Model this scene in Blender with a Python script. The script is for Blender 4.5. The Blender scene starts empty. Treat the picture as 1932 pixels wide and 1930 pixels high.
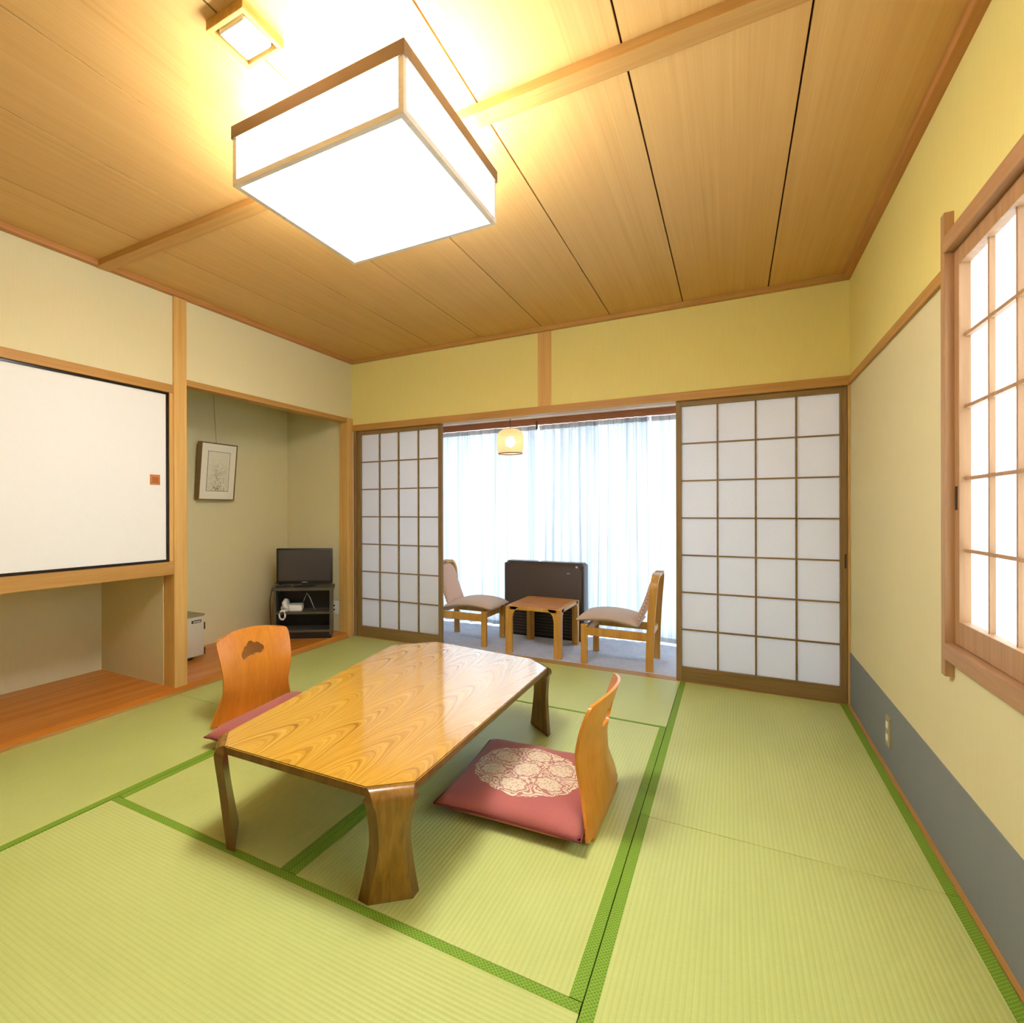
import bpy, bmesh, math, random
from mathutils import Vector, Matrix
random.seed(7)
PI = math.pi
SC = bpy.context.scene
COL = SC.collection

# ------------------------------------------------------------------ camera, sky, exposure
cam_d = bpy.data.cameras.new('camera')
cam = bpy.data.objects.new('camera', cam_d)
COL.objects.link(cam)
cam_d.sensor_fit = 'HORIZONTAL'
cam_d.sensor_width = 36.0
cam_d.lens = 1023.03 / 1932 * 36.0
cam_d.shift_x = (966 - 787.0) / 1932
cam_d.clip_start = 0.02
cam.location = (0, 0, 1.1002)
cam.rotation_euler = (PI / 2 - 0.0006, 0.0022, 0.5266)
SC.camera = cam

SC.view_settings.view_transform = 'Standard'
SC.view_settings.look = 'None'
SC.view_settings.gamma = 1.0
SC.view_settings.use_curve_mapping = False
SC.view_settings.exposure = 0.50
SC.cycles.use_denoising = True
SC.cycles.max_bounces = 10
SC.cycles.transparent_max_bounces = 16
SC.cycles.sample_clamp_indirect = 6.0
SC.cycles.caustics_reflective = False
SC.cycles.caustics_refractive = False

SKY_STRENGTH = 8.0
LAMP_STRENGTH = 19.0
LAMP_SIDE_STRENGTH = 21.0
LAMP_COLOR = (0.98, 1.0, 1.03, 1)
world = bpy.data.worlds.new('daylight')
SC.world = world
world.use_nodes = True
bg = world.node_tree.nodes['Background']
bg.inputs['Color'].default_value = (0.72, 0.86, 1.0, 1)
bg.inputs['Strength'].default_value = SKY_STRENGTH


def portal(name, loc, rot, sx, sy):
    d = bpy.data.lights.new(name, 'AREA')
    d.shape = 'RECTANGLE'
    d.size, d.size_y = sx, sy
    d.cycles.is_portal = True
    o = bpy.data.objects.new(name, d)
    COL.objects.link(o)
    o.location, o.rotation_euler = loc, rot
    return o


portal('sky_portal_veranda', (-1.25, 5.06, 0.98), (-PI / 2, 0, 0), 3.3, 1.9)
portal('sky_portal_side_window', (0.72, 1.32, 1.29), (0, PI / 2, 0), 1.2, 1.8)


# ------------------------------------------------------------------ materials
def srgb(r, g, b):
    f = lambda c: (c / 255 / 12.92) if c / 255 <= 0.04045 else ((c / 255 + 0.055) / 1.055) ** 2.4
    return (f(r), f(g), f(b), 1)


class NT:
    def __init__(s, name):
        s.m = bpy.data.materials.new(name)
        s.m.use_nodes = True
        s.t = s.m.node_tree
        s.n = s.t.nodes
        s.b = s.n['Principled BSDF']
        s.out = s.n['Material Output']

    def new(s, kind, **kw):
        x = s.n.new(kind)
        for k, v in kw.items():
            setattr(x, k, v)
        return x

    def link(s, a, b):
        s.t.links.new(a, b)

    def val(s, x, sock):
        if isinstance(x, (int, float)):
            sock.default_value = x
        else:
            s.link(x, sock)

    def math(s, op, a, b=None, c=None, clamp=False):
        x = s.new('ShaderNodeMath', operation=op, use_clamp=clamp)
        s.val(a, x.inputs[0])
        if b is not None:
            s.val(b, x.inputs[1])
        if c is not None:
            s.val(c, x.inputs[2])
        return x.outputs[0]

    def coord(s, scale=(1, 1, 1), kind='Object'):
        tc = s.new('ShaderNodeTexCoord')
        mp = s.new('ShaderNodeMapping')
        mp.inputs['Scale'].default_value = scale
        s.link(tc.outputs[kind], mp.inputs['Vector'])
        return mp.outputs[0]

    def sep(s, v):
        x = s.new('ShaderNodeSeparateXYZ')
        s.link(v, x.inputs[0])
        return x.outputs

    def noise(s, v, scale=5.0, detail=3.0, rough=0.55, dist=0.0):
        x = s.new('ShaderNodeTexNoise')
        x.inputs['Scale'].default_value = scale
        x.inputs['Detail'].default_value = detail
        x.inputs['Roughness'].default_value = rough
        x.inputs['Distortion'].default_value = dist
        s.link(v, x.inputs['Vector'])
        return x.outputs['Fac']

    def ramp(s, fac, stops):
        x = s.new('ShaderNodeValToRGB')
        e = x.color_ramp.elements
        while len(e) > 1:
            e.remove(e[-1])
        e[0].position, e[0].color = stops[0]
        for p, c in stops[1:]:
            k = e.new(p)
            k.color = c
        s.link(fac, x.inputs[0])
        return x.outputs[0]

    def mix(s, fac, a, b):
        x = s.new('ShaderNodeMix', data_type='RGBA')
        s.val(fac, x.inputs[0])
        for v, k in ((a, 6), (b, 7)):
            if isinstance(v, tuple):
                x.inputs[k].default_value = v
            else:
                s.link(v, x.inputs[k])
        return x.outputs[2]

    def bump(s, h, strength=0.2, dist=0.002):
        x = s.new('ShaderNodeBump')
        x.inputs['Strength'].default_value = strength
        x.inputs['Distance'].default_value = dist
        s.link(h, x.inputs['Height'])
        s.link(x.outputs[0], s.b.inputs['Normal'])

    def base(s, c, rough=0.5, spec=0.5, metal=0.0):
        if isinstance(c, tuple):
            s.b.inputs['Base Color'].default_value = c
        else:
            s.link(c, s.b.inputs['Base Color'])
        s.b.inputs['Roughness'].default_value = rough
        s.b.inputs['Specular IOR Level'].default_value = spec
        s.b.inputs['Metallic'].default_value = metal
        return s.m


def plain(name, c, rough=0.5, spec=0.5, metal=0.0, var=0.06, scale=30):
    t = NT(name)
    f = t.noise(t.coord(), scale, 3)
    d = tuple(x * (1 - var) for x in c[:3]) + (1,)
    return t.base(t.mix(f, c, d), rough, spec, metal)


def wood(name, c1, c2, axis='Z', fine=55, along=2.0, rough=0.45, spec=0.4, bump=0.08):
    t = NT(name)
    sc = {'X': (along, fine, fine), 'Y': (fine, along, fine), 'Z': (fine, fine, along)}[axis]
    v = t.coord(sc)
    n1 = t.noise(v, 1.0, 4, 0.6, 0.6)
    n2 = t.noise(v, 0.22, 2, 0.5, 1.0)
    f = t.math('ADD', t.math('MULTIPLY', n1, 0.6), t.math('MULTIPLY', n2, 0.45), clamp=True)
    col = t.ramp(f, [(0.32, c2), (0.5, tuple((a + b) / 2 for a, b in zip(c1, c2))), (0.68, c1)])
    t.bump(n1, bump, 0.001)
    return t.base(col, rough, spec)


W_POST = {}


def post_wood(axis):
    if axis not in W_POST:
        W_POST[axis] = wood('pale_cypress_' + axis, srgb(226, 184, 110), srgb(204, 154, 80), axis, 60, 2.0, 0.5, 0.3)
    return W_POST[axis]


W_LAT = {}


def dark_wood(axis):
    if axis not in W_LAT:
        W_LAT[axis] = wood('brown_lattice_wood_' + axis, srgb(152, 124, 80), srgb(122, 94, 54), axis, 70, 2.5, 0.5, 0.3)
    return W_LAT[axis]


def wallpaper(name, c):
    t = NT(name)
    v = t.coord((1, 1, 1))
    weave_streak = t.noise(t.coord((160, 160, 9)), 1.0, 2, 0.5)
    big = t.noise(v, 1.3, 2)
    f = t.math('ADD', t.math('MULTIPLY', weave_streak, 0.7), t.math('MULTIPLY', big, 0.3))
    d = tuple(x * 0.90 for x in c[:3]) + (1,)
    t.bump(weave_streak, 0.12, 0.001)
    return t.base(t.mix(f, d, c), 0.85, 0.15)


M = {}
M['wall'] = wallpaper('cream_green_wallpaper', srgb(230, 219, 172))
M['wall_green'] = wallpaper('yellow_green_wallpaper', srgb(240, 226, 142))
M['wainscot'] = wallpaper('slate_blue_wainscot', srgb(136, 140, 142))
M['nageshi'] = wood('rail_wood', srgb(198, 152, 86), srgb(176, 128, 62), 'Y', 60, 2.0, 0.5, 0.3)
M['nageshi_x'] = wood('rail_wood_x', srgb(198, 152, 86), srgb(176, 128, 62), 'X', 60, 2.0, 0.5, 0.3)
M['ceil'] = wood('cedar_ceiling_boards', srgb(218, 176, 108), srgb(205, 158, 90), 'Y', 120, 1.2, 0.5, 0.3, 0.03)
M['ceil_gap'] = plain('dark_groove', srgb(70, 42, 18), 0.9, 0.1)
M['cornice'] = wood('cornice_wood', srgb(198, 142, 82), srgb(176, 116, 60), 'Y', 70, 2.0, 0.5, 0.3)
M['alcove_board'] = wood('orange_alcove_board', srgb(214, 134, 50), srgb(186, 104, 32), 'Y', 26, 1.4, 0.25, 0.5, 0.03)
M['white_plaster'] = wallpaper('pale_plaster', srgb(226, 214, 188))
M['veranda_wall'] = plain('veranda_plaster', srgb(236, 226, 214), 0.8, 0.2)


def tatami(name, ribs_along):
    t = NT(name)
    v = t.sep(t.coord())
    u = v[1] if ribs_along == 'X' else v[0]
    l = v[0] if ribs_along == 'X' else v[1]
    rib = t.math('SINE', t.math('MULTIPLY', u, 2 * PI / 0.0140))
    rib = t.math('MULTIPLY_ADD', rib, 0.5, 0.5)
    rush = t.noise(t.coord((900, 40, 1) if ribs_along == 'X' else (40, 900, 1)), 1.0, 2)
    cross = t.noise(t.coord((3.5, 700, 1) if ribs_along == 'X' else (700, 3.5, 1)), 1.0, 2)
    big = t.noise(t.coord(), 1.1, 3)
    f = t.math('ADD', t.math('MULTIPLY', rush, 0.35), t.math('ADD', t.math('MULTIPLY', cross, 0.3), t.math('MULTIPLY', big, 0.35)))
    c = t.ramp(f, [(0.3, srgb(182, 192, 106)), (0.5, srgb(197, 205, 120)), (0.7, srgb(209, 215, 138))])
    groove = t.math('POWER', t.math('SUBTRACT', 1.0, rib), 3.0)
    c = t.mix(t.math('MULTIPLY', groove, 0.16), c, srgb(140, 144, 60))
    t.bump(t.math('ADD', rib, t.math('MULTIPLY', rush, 0.3)), 0.35, 0.0016)
    return t.base(c, 0.42, 0.5)


M['tatami_x'] = tatami('rush_weave_x', 'X')
M['tatami_y'] = tatami('rush_weave_y', 'Y')


def border_mat():
    t = NT('green_brocade_border')
    v = t.sep(t.coord())
    a = t.math('SINE', t.math('MULTIPLY', t.math('ADD', v[0], v[1]), 2 * PI / 0.022))
    b = t.math('SINE', t.math('MULTIPLY', t.math('SUBTRACT', v[0], v[1]), 2 * PI / 0.022))
    p = t.math('MAXIMUM', t.math('POWER', t.math('ABSOLUTE', a), 6.0), t.math('POWER', t.math('ABSOLUTE', b), 6.0))
    n = t.noise(t.coord(), 260, 2)
    f = t.math('MULTIPLY', p, t.math('MULTIPLY_ADD', n, 0.8, 0.2), clamp=True)
    return t.base(t.mix(f, srgb(96, 142, 30), srgb(168, 190, 74)), 0.65, 0.25)


M['border'] = border_mat()


def paper(name, c, trans=0.45):
    t = NT(name)
    fib = t.noise(t.coord(), 60, 4, 0.6)
    col = t.mix(fib, tuple(x * 0.95 for x in c[:3]) + (1,), c)
    d = t.new('ShaderNodeBsdfDiffuse')
    tr = t.new('ShaderNodeBsdfTranslucent')
    t.link(col, d.inputs[0])
    t.link(col, tr.inputs[0])
    mx = t.new('ShaderNodeMixShader')
    mx.inputs[0].default_value = trans
    t.link(d.outputs[0], mx.inputs[1])
    t.link(tr.outputs[0], mx.inputs[2])
    t.link(mx.outputs[0], t.out.inputs['Surface'])
    return t.m


M['shoji_paper'] = paper('white_shoji_paper', srgb(252, 251, 252), 0.58)
M['window_paper'] = paper('bright_shoji_paper', srgb(252, 252, 253), 0.70)


def lace():
    t = NT('sheer_white_lace')
    st = t.noise(t.coord((70, 70, 0.5)), 1.0, 3, 0.6)
    st2 = t.noise(t.coord((16, 16, 0.15)), 1.0, 2, 0.5)
    weave_streak = t.math('ADD', t.math('MULTIPLY', st, 0.55), t.math('MULTIPLY', st2, 0.45))
    c = t.ramp(weave_streak, [(0.34, (0.42, 0.45, 0.50, 1)), (0.50, (0.66, 0.68, 0.71, 1)), (0.66, (0.80, 0.81, 0.83, 1))])  # shading of the folds painted as darker vertical streaks in the cloth colour
    d = t.new('ShaderNodeBsdfDiffuse')
    tl = t.new('ShaderNodeBsdfTranslucent')
    t.link(c, d.inputs[0])
    t.link(c, tl.inputs[0])
    tp = t.new('ShaderNodeBsdfTransparent')
    m1 = t.new('ShaderNodeMixShader')
    m1.inputs[0].default_value = 0.205
    t.link(d.outputs[0], m1.inputs[1])
    t.link(tl.outputs[0], m1.inputs[2])
    m2 = t.new('ShaderNodeMixShader')
    t.link(t.math('MULTIPLY_ADD', weave_streak, 0.05, -0.010, True), m2.inputs[0])
    t.link(m1.outputs[0], m2.inputs[1])
    t.link(tp.outputs[0], m2.inputs[2])
    t.link(m2.outputs[0], t.out.inputs['Surface'])
    return t.m


M['lace'] = lace()


def thin_glass():
    t = NT('window_glass')
    tp = t.new('ShaderNodeBsdfTransparent')
    tp.inputs[0].default_value = (0.95, 0.97, 0.97, 1)
    gl = t.new('ShaderNodeBsdfGlossy')
    gl.inputs['Roughness'].default_value = 0.02
    mx = t.new('ShaderNodeMixShader')
    mx.inputs[0].default_value = 0.06
    t.link(tp.outputs[0], mx.inputs[1])
    t.link(gl.outputs[0], mx.inputs[2])
    t.link(mx.outputs[0], t.out.inputs['Surface'])
    return t.m


M['glass'] = thin_glass()


def glow(name, c, s):
    t = NT(name)
    t.base((0.9, 0.9, 0.88, 1), 0.6, 0.2)
    t.b.inputs['Emission Color'].default_value = c
    t.b.inputs['Emission Strength'].default_value = s
    return t.m


M['lamp_paper'] = glow('lit_lamp_paper', LAMP_COLOR, LAMP_STRENGTH)
def lamp_bottom():
    # brighter towards the ring tube behind the paper
    t = NT('lit_lamp_bottom_paper')
    t.base((0.9, 0.9, 0.88, 1), 0.6, 0.2)
    v = t.sep(t.coord())
    r2 = t.math('ADD', t.math('POWER', v[0], 2.0), t.math('POWER', v[1], 2.0))
    k = t.math('EXPONENT', t.math('MULTIPLY', r2, -1.0 / 0.0256))
    t.link(t.math('MULTIPLY_ADD', k, LAMP_STRENGTH * 3.0, LAMP_STRENGTH * 0.40), t.b.inputs['Emission Strength'])
    t.b.inputs['Emission Color'].default_value = LAMP_COLOR
    return t.m


M['lamp_paper'] = lamp_bottom()
M['lamp_side_paper'] = glow('lit_lamp_side_paper', LAMP_COLOR, LAMP_SIDE_STRENGTH)
M['lamp_tube'] = glow('lit_ring_tube', (1.0, 0.86, 0.62, 1), 34.0)
M['bulb'] = glow('lit_bulb', (1.0, 0.86, 0.66, 1), 8.5)
M['lamp_wood'] = wood('lamp_frame_wood', srgb(246, 240, 232), srgb(232, 222, 210), 'X', 60, 3, 0.5, 0.3)
M['lamp_top'] = plain('dark_lamp_rim', srgb(128, 106, 84), 0.6, 0.3)
M['frost'] = plain('frosted_glass_cover', srgb(240, 240, 228), 0.4, 0.5, var=0.02)
M['box_wood'] = wood('light_box_wood', srgb(216, 172, 92), srgb(186, 140, 66), 'Y', 80, 3, 0.5, 0.3)


def table_wood():
    t = NT('flame_grain_table_wood')
    v = t.sep(t.coord())
    wob = t.noise(t.coord((2.2, 1.3, 2)), 1.0, 3, 0.5)
    wob2 = t.noise(t.coord((9, 3.5, 4)), 1.0, 3, 0.55)
    u = t.math('ADD', v[0], t.math('MULTIPLY', wob, 0.12))
    W = 0.19
    leaf = t.math('FLOOR', t.math('DIVIDE', t.math('ADD', u, 4.0), W))
    fr = t.math('SUBTRACT', t.math('FRACT', t.math('DIVIDE', t.math('ADD', u, 4.0), W)), 0.5)
    pn = t.math('MULTIPLY', t.math('ABSOLUTE', fr), 2.0)
    off = t.math('FRACT', t.math('MULTIPLY', t.math('SINE', t.math('MULTIPLY', leaf, 12.9898)), 43.7))
    f = t.math('ADD', v[1], t.math('MULTIPLY', t.math('POWER', pn, 2.0), 0.52))
    f = t.math('ADD', f, t.math('MULTIPLY', off, 0.30))
    f = t.math('ADD', f, t.math('MULTIPLY', wob2, 0.09))
    def band(k, det):
        x = t.new('ShaderNodeTexNoise', noise_dimensions='1D')
        x.inputs['Scale'].default_value = k
        x.inputs['Detail'].default_value = det
        x.inputs['Roughness'].default_value = 0.6
        t.link(t.math('ADD', f, t.math('MULTIPLY', leaf, 3.7)), x.inputs['W'])
        return x.outputs['Fac']
    w1 = band(17.0, 3)
    w2 = t.math('MULTIPLY_ADD', t.math('SINE', t.math('MULTIPLY', f, 160.0)), 0.5, 0.5)
    w3 = t.noise(t.coord((190, 7, 20)), 1.0, 3)
    big = t.noise(t.coord((3, 1.2, 1)), 1.0, 2)
    g = t.math('ADD', t.math('MULTIPLY_ADD', w1, 1.25, -0.36), t.math('MULTIPLY', w2, 0.10))
    g = t.math('ADD', g, t.math('MULTIPLY_ADD', w3, 0.34, -0.10))
    g = t.math('ADD', g, t.math('MULTIPLY_ADD', big, 0.30, -0.15))
    c = t.ramp(g, [(0.08, srgb(230, 178, 66)), (0.36, srgb(218, 164, 54)), (0.58, srgb(198, 140, 42)), (0.78, srgb(162, 108, 34)), (1.0, srgb(130, 84, 28))])
    t.base(c, 0.2, 0.5)
    t.b.inputs['Coat Weight'].default_value = 1.0
    t.b.inputs['Coat IOR'].default_value = 1.78
    t.b.inputs['Coat Roughness'].default_value = 0.09
    return t.m


M['table'] = table_wood()
M['table_leg'] = wood('bentwood_leg_veneer', srgb(158, 112, 42), srgb(112, 74, 24), 'Z', 80, 4, 0.22, 0.5, 0.02)
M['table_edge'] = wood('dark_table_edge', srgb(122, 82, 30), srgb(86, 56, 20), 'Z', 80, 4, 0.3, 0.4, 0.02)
M['ply'] = wood('orange_bent_plywood', srgb(226, 148, 52), srgb(206, 124, 36), 'Z', 60, 3, 0.28, 0.5, 0.02)
M['ply_edge'] = wood('pale_ply_edge', srgb(226, 180, 120), srgb(196, 140, 80), 'Y', 60, 60, 0.5, 0.3)


def cushion_mat(medallion):
    t = NT('rose_brocade_cushion' + ('_medallion' if medallion else ''))
    fine = t.noise(t.coord(), 420, 2)
    rose = t.mix(fine, srgb(170, 88, 82), srgb(196, 112, 102))
    if medallion:
        v = t.sep(t.coord())
        r = t.math('SQRT', t.math('ADD', t.math('POWER', v[0], 2.0), t.math('POWER', v[1], 2.0)))
        ang = t.math('ARCTAN2', v[1], v[0])
        edge = t.math('MULTIPLY_ADD', t.math('ABSOLUTE', t.math('SINE', t.math('MULTIPLY', ang, 9.0))), 0.007, 0.196)
        inside = t.math('LESS_THAN', r, edge)
        # flowers: one in the middle and six round it; scrolls between them
        flower = None
        ringmask = None
        for k in range(7):
            cx, cy = (0.0, 0.0) if k == 0 else (0.128 * math.cos(k * PI / 3 + 0.4), 0.128 * math.sin(k * PI / 3 + 0.4))
            dx = t.math('SUBTRACT', v[0], cx)
            dy = t.math('SUBTRACT', v[1], cy)
            d = t.math('SQRT', t.math('ADD', t.math('POWER', dx, 2.0), t.math('POWER', dy, 2.0)))
            a2 = t.math('ARCTAN2', dy, dx)
            rad = t.math('MULTIPLY_ADD', t.math('ABSOLUTE', t.math('SINE', t.math('MULTIPLY', a2, 4.0))), 0.008, 0.040 if k else 0.046)
            e = t.math('SUBTRACT', d, rad)
            flower = e if flower is None else t.math('MINIMUM', flower, e)
        infl = t.math('LESS_THAN', flower, 0.0)
        outline = t.math('LESS_THAN', t.math('ABSOLUTE', t.math('SUBTRACT', flower, 0.003)), 0.0028)
        warp = t.noise(t.coord((1, 1, 0)), 22, 2, 0.5)
        sc = t.math('SINE', t.math('ADD', t.math('MULTIPLY', flower, 330.0), t.math('MULTIPLY', warp, 30.0)))
        scroll = t.math('GREATER_THAN', sc, 0.25)
        vo = t.new('ShaderNodeTexVoronoi', feature='F1')
        vo.inputs['Scale'].default_value = 105
        t.link(t.coord((1, 1, 0)), vo.inputs['Vector'])
        dots = t.math('LESS_THAN', vo.outputs['Distance'], 0.33)
        pink_f = t.math('MULTIPLY', dots, t.math('MULTIPLY', infl, 0.75))
        pink_s = t.math('MULTIPLY', scroll, t.math('SUBTRACT', 1.0, infl))
        pink = t.math('MAXIMUM', t.math('MAXIMUM', pink_f, pink_s), t.math('MULTIPLY', outline, 0.9))
        top = t.math('GREATER_THAN', v[2], 0.02)
        cream = t.math('MULTIPLY', t.math('MULTIPLY', inside, top), t.math('SUBTRACT', 1.0, t.math('MULTIPLY', pink, 0.85)))
        rose = t.mix(cream, rose, srgb(238, 222, 190))
    t.bump(fine, 0.1, 0.001)
    m = t.base(rose, 0.7, 0.25)
    t.b.inputs['Sheen Weight'].default_value = 0.25
    return m


M['cushion'] = cushion_mat(True)
M['cushion_plain'] = cushion_mat(False)
M['chair_wood'] = wood('honey_chair_wood', srgb(214, 164, 84), srgb(184, 130, 56), 'Z', 50, 3, 0.4, 0.4)
M['side_top'] = wood('orange_side_table_top', srgb(204, 136, 70), srgb(184, 112, 50), 'X', 50, 3, 0.3, 0.5)
M['chair_fabric'] = plain('pinkish_beige_fabric', srgb(208, 186, 170), 0.85, 0.15, var=0.15, scale=220)


def lattice_fabric():
    t = NT('diamond_pattern_fabric')
    v = t.sep(t.coord())
    a = t.math('SINE', t.math('MULTIPLY', t.math('ADD', v[1], v[2]), 2 * PI / 0.05))
    b = t.math('SINE', t.math('MULTIPLY', t.math('SUBTRACT', v[1], v[2]), 2 * PI / 0.05))
    p = t.math('MAXIMUM', t.math('POWER', t.math('ABSOLUTE', a), 10.0), t.math('POWER', t.math('ABSOLUTE', b), 10.0))
    return t.base(t.mix(p, srgb(206, 160, 140), srgb(236, 214, 200)), 0.85, 0.15)


M['back_fabric'] = lattice_fabric()
M['heater'] = plain('dark_brown_metal', srgb(66, 54, 50), 0.38, 0.5)
M['heater_dark'] = plain('black_grille', srgb(26, 20, 18), 0.5, 0.4)
M['black'] = plain('black_plastic', srgb(30, 28, 26), 0.35, 0.5)
M['screen'] = plain('grey_black_screen', srgb(66, 63, 66), 0.2, 0.5, var=0.02)
M['stand'] = plain('charcoal_laminate', srgb(84, 79, 68), 0.45, 0.4)
M['stand_dark'] = plain('black_laminate', srgb(24, 23, 20), 0.5, 0.4)
M['silver'] = plain('silver_mark', srgb(210, 208, 200), 0.3, 0.6)
M['phone'] = plain('white_phone_plastic', srgb(240, 238, 228), 0.4, 0.5, var=0.02)
M['fridge'] = plain('cream_enamel', srgb(214, 204, 180), 0.35, 0.5, var=0.02)
M['fridge_top'] = plain('olive_grey_top', srgb(150, 138, 100), 0.5, 0.4)
M['plate'] = plain('cream_switch_plate', srgb(226, 214, 184), 0.4, 0.4, var=0.02)
M['slot'] = plain('dark_slot', srgb(60, 52, 40), 0.6, 0.3)
M['fusuma'] = plain('ivory_door_paper', srgb(246, 244, 236), 0.75, 0.2, var=0.03, scale=60)
M['lacquer'] = plain('black_lacquer', srgb(28, 18, 12), 0.25, 0.5)
M['pull'] = wood('orange_finger_pull', srgb(206, 134, 66), srgb(182, 106, 46), 'Y', 80, 8, 0.35, 0.5)
M['picframe'] = wood('brown_picture_frame', srgb(142, 112, 70), srgb(112, 86, 48), 'Z', 70, 4, 0.5, 0.3)
M['mat_board'] = plain('cream_picture_mat', srgb(246, 240, 218), 0.7, 0.2, var=0.04)
M['alu'] = plain('window_aluminium', srgb(206, 208, 210), 0.35, 0.5, 0.4)
M['rail'] = wood('reddish_curtain_rail', srgb(176, 118, 84), srgb(150, 92, 62), 'X', 60, 3, 0.45, 0.4)
M['veranda_ceil'] = plain('pendant_lit_ceiling', srgb(250, 222, 194), 0.8, 0.2)  # warm light of the pendant is put into this peach colour
M['cord'] = plain('grey_brown_cord', srgb(90, 74, 56), 0.6, 0.3)


def carpet_mat():
    t = NT('bluish_grey_carpet')
    n = t.noise(t.coord(), 60, 4, 0.7)
    n2 = t.noise(t.coord(), 7, 2)
    f = t.math('ADD', t.math('MULTIPLY', n, 0.7), t.math('MULTIPLY', n2, 0.3))
    t.bump(n, 0.4, 0.003)
    return t.base(t.ramp(f, [(0.35, srgb(186, 192, 210)), (0.65, srgb(218, 224, 240))]), 0.95, 0.1)


M['carpet'] = carpet_mat()


def picture_mat():
    t = NT('pale_flower_print')
    v = t.coord((1, 1, 1))
    s = t.sep(v)
    n = t.noise(v, 26, 4, 0.7, 1.0)
    n2 = t.noise(v, 60, 3, 0.7, 2.0)
    low = t.math('MULTIPLY', t.math('SUBTRACT', 0.33, s[2]), 4.5, clamp=True)
    mid = t.math('MULTIPLY', t.math('SUBTRACT', 0.09, t.math('ABSOLUTE', s[1])), 14.0, clamp=True)
    low = t.math('MULTIPLY', low, t.math('MULTIPLY_ADD', mid, 0.8, 0.2))
    dark = t.math('MULTIPLY', t.math('GREATER_THAN', n2, 0.54), t.math('MULTIPLY_ADD', low, 0.9, 0.06))
    c = t.mix(t.math('MULTIPLY', t.math('GREATER_THAN', n, 0.52), low), srgb(236, 230, 204), srgb(186, 184, 136))
    return t.base(t.mix(t.math('MULTIPLY', dark, 0.9), c, srgb(96, 82, 66)), 0.6, 0.3)


M['print'] = picture_mat()


def rattan():
    t = NT('woven_peach_shade')
    v = t.sep(t.coord())
    a = t.math('SINE', t.math('MULTIPLY', v[2], 2 * PI / 0.014))
    d = t.new('ShaderNodeBsdfDiffuse')
    tl = t.new('ShaderNodeBsdfTranslucent')
    tp = t.new('ShaderNodeBsdfTransparent')
    d.inputs[0].default_value = srgb(240, 206, 158)
    tl.inputs[0].default_value = srgb(252, 230, 196)
    m1 = t.new('ShaderNodeMixShader')
    m1.inputs[0].default_value = 0.6
    t.link(d.outputs[0], m1.inputs[1])
    t.link(tl.outputs[0], m1.inputs[2])
    m2 = t.new('ShaderNodeMixShader')
    t.link(t.math('MULTIPLY_ADD', a, 0.10, 0.30), m2.inputs[0])
    t.link(m1.outputs[0], m2.inputs[1])
    t.link(tp.outputs[0], m2.inputs[2])
    t.link(m2.outputs[0], t.out.inputs['Surface'])
    return t.m


M['rattan'] = rattan()


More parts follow.
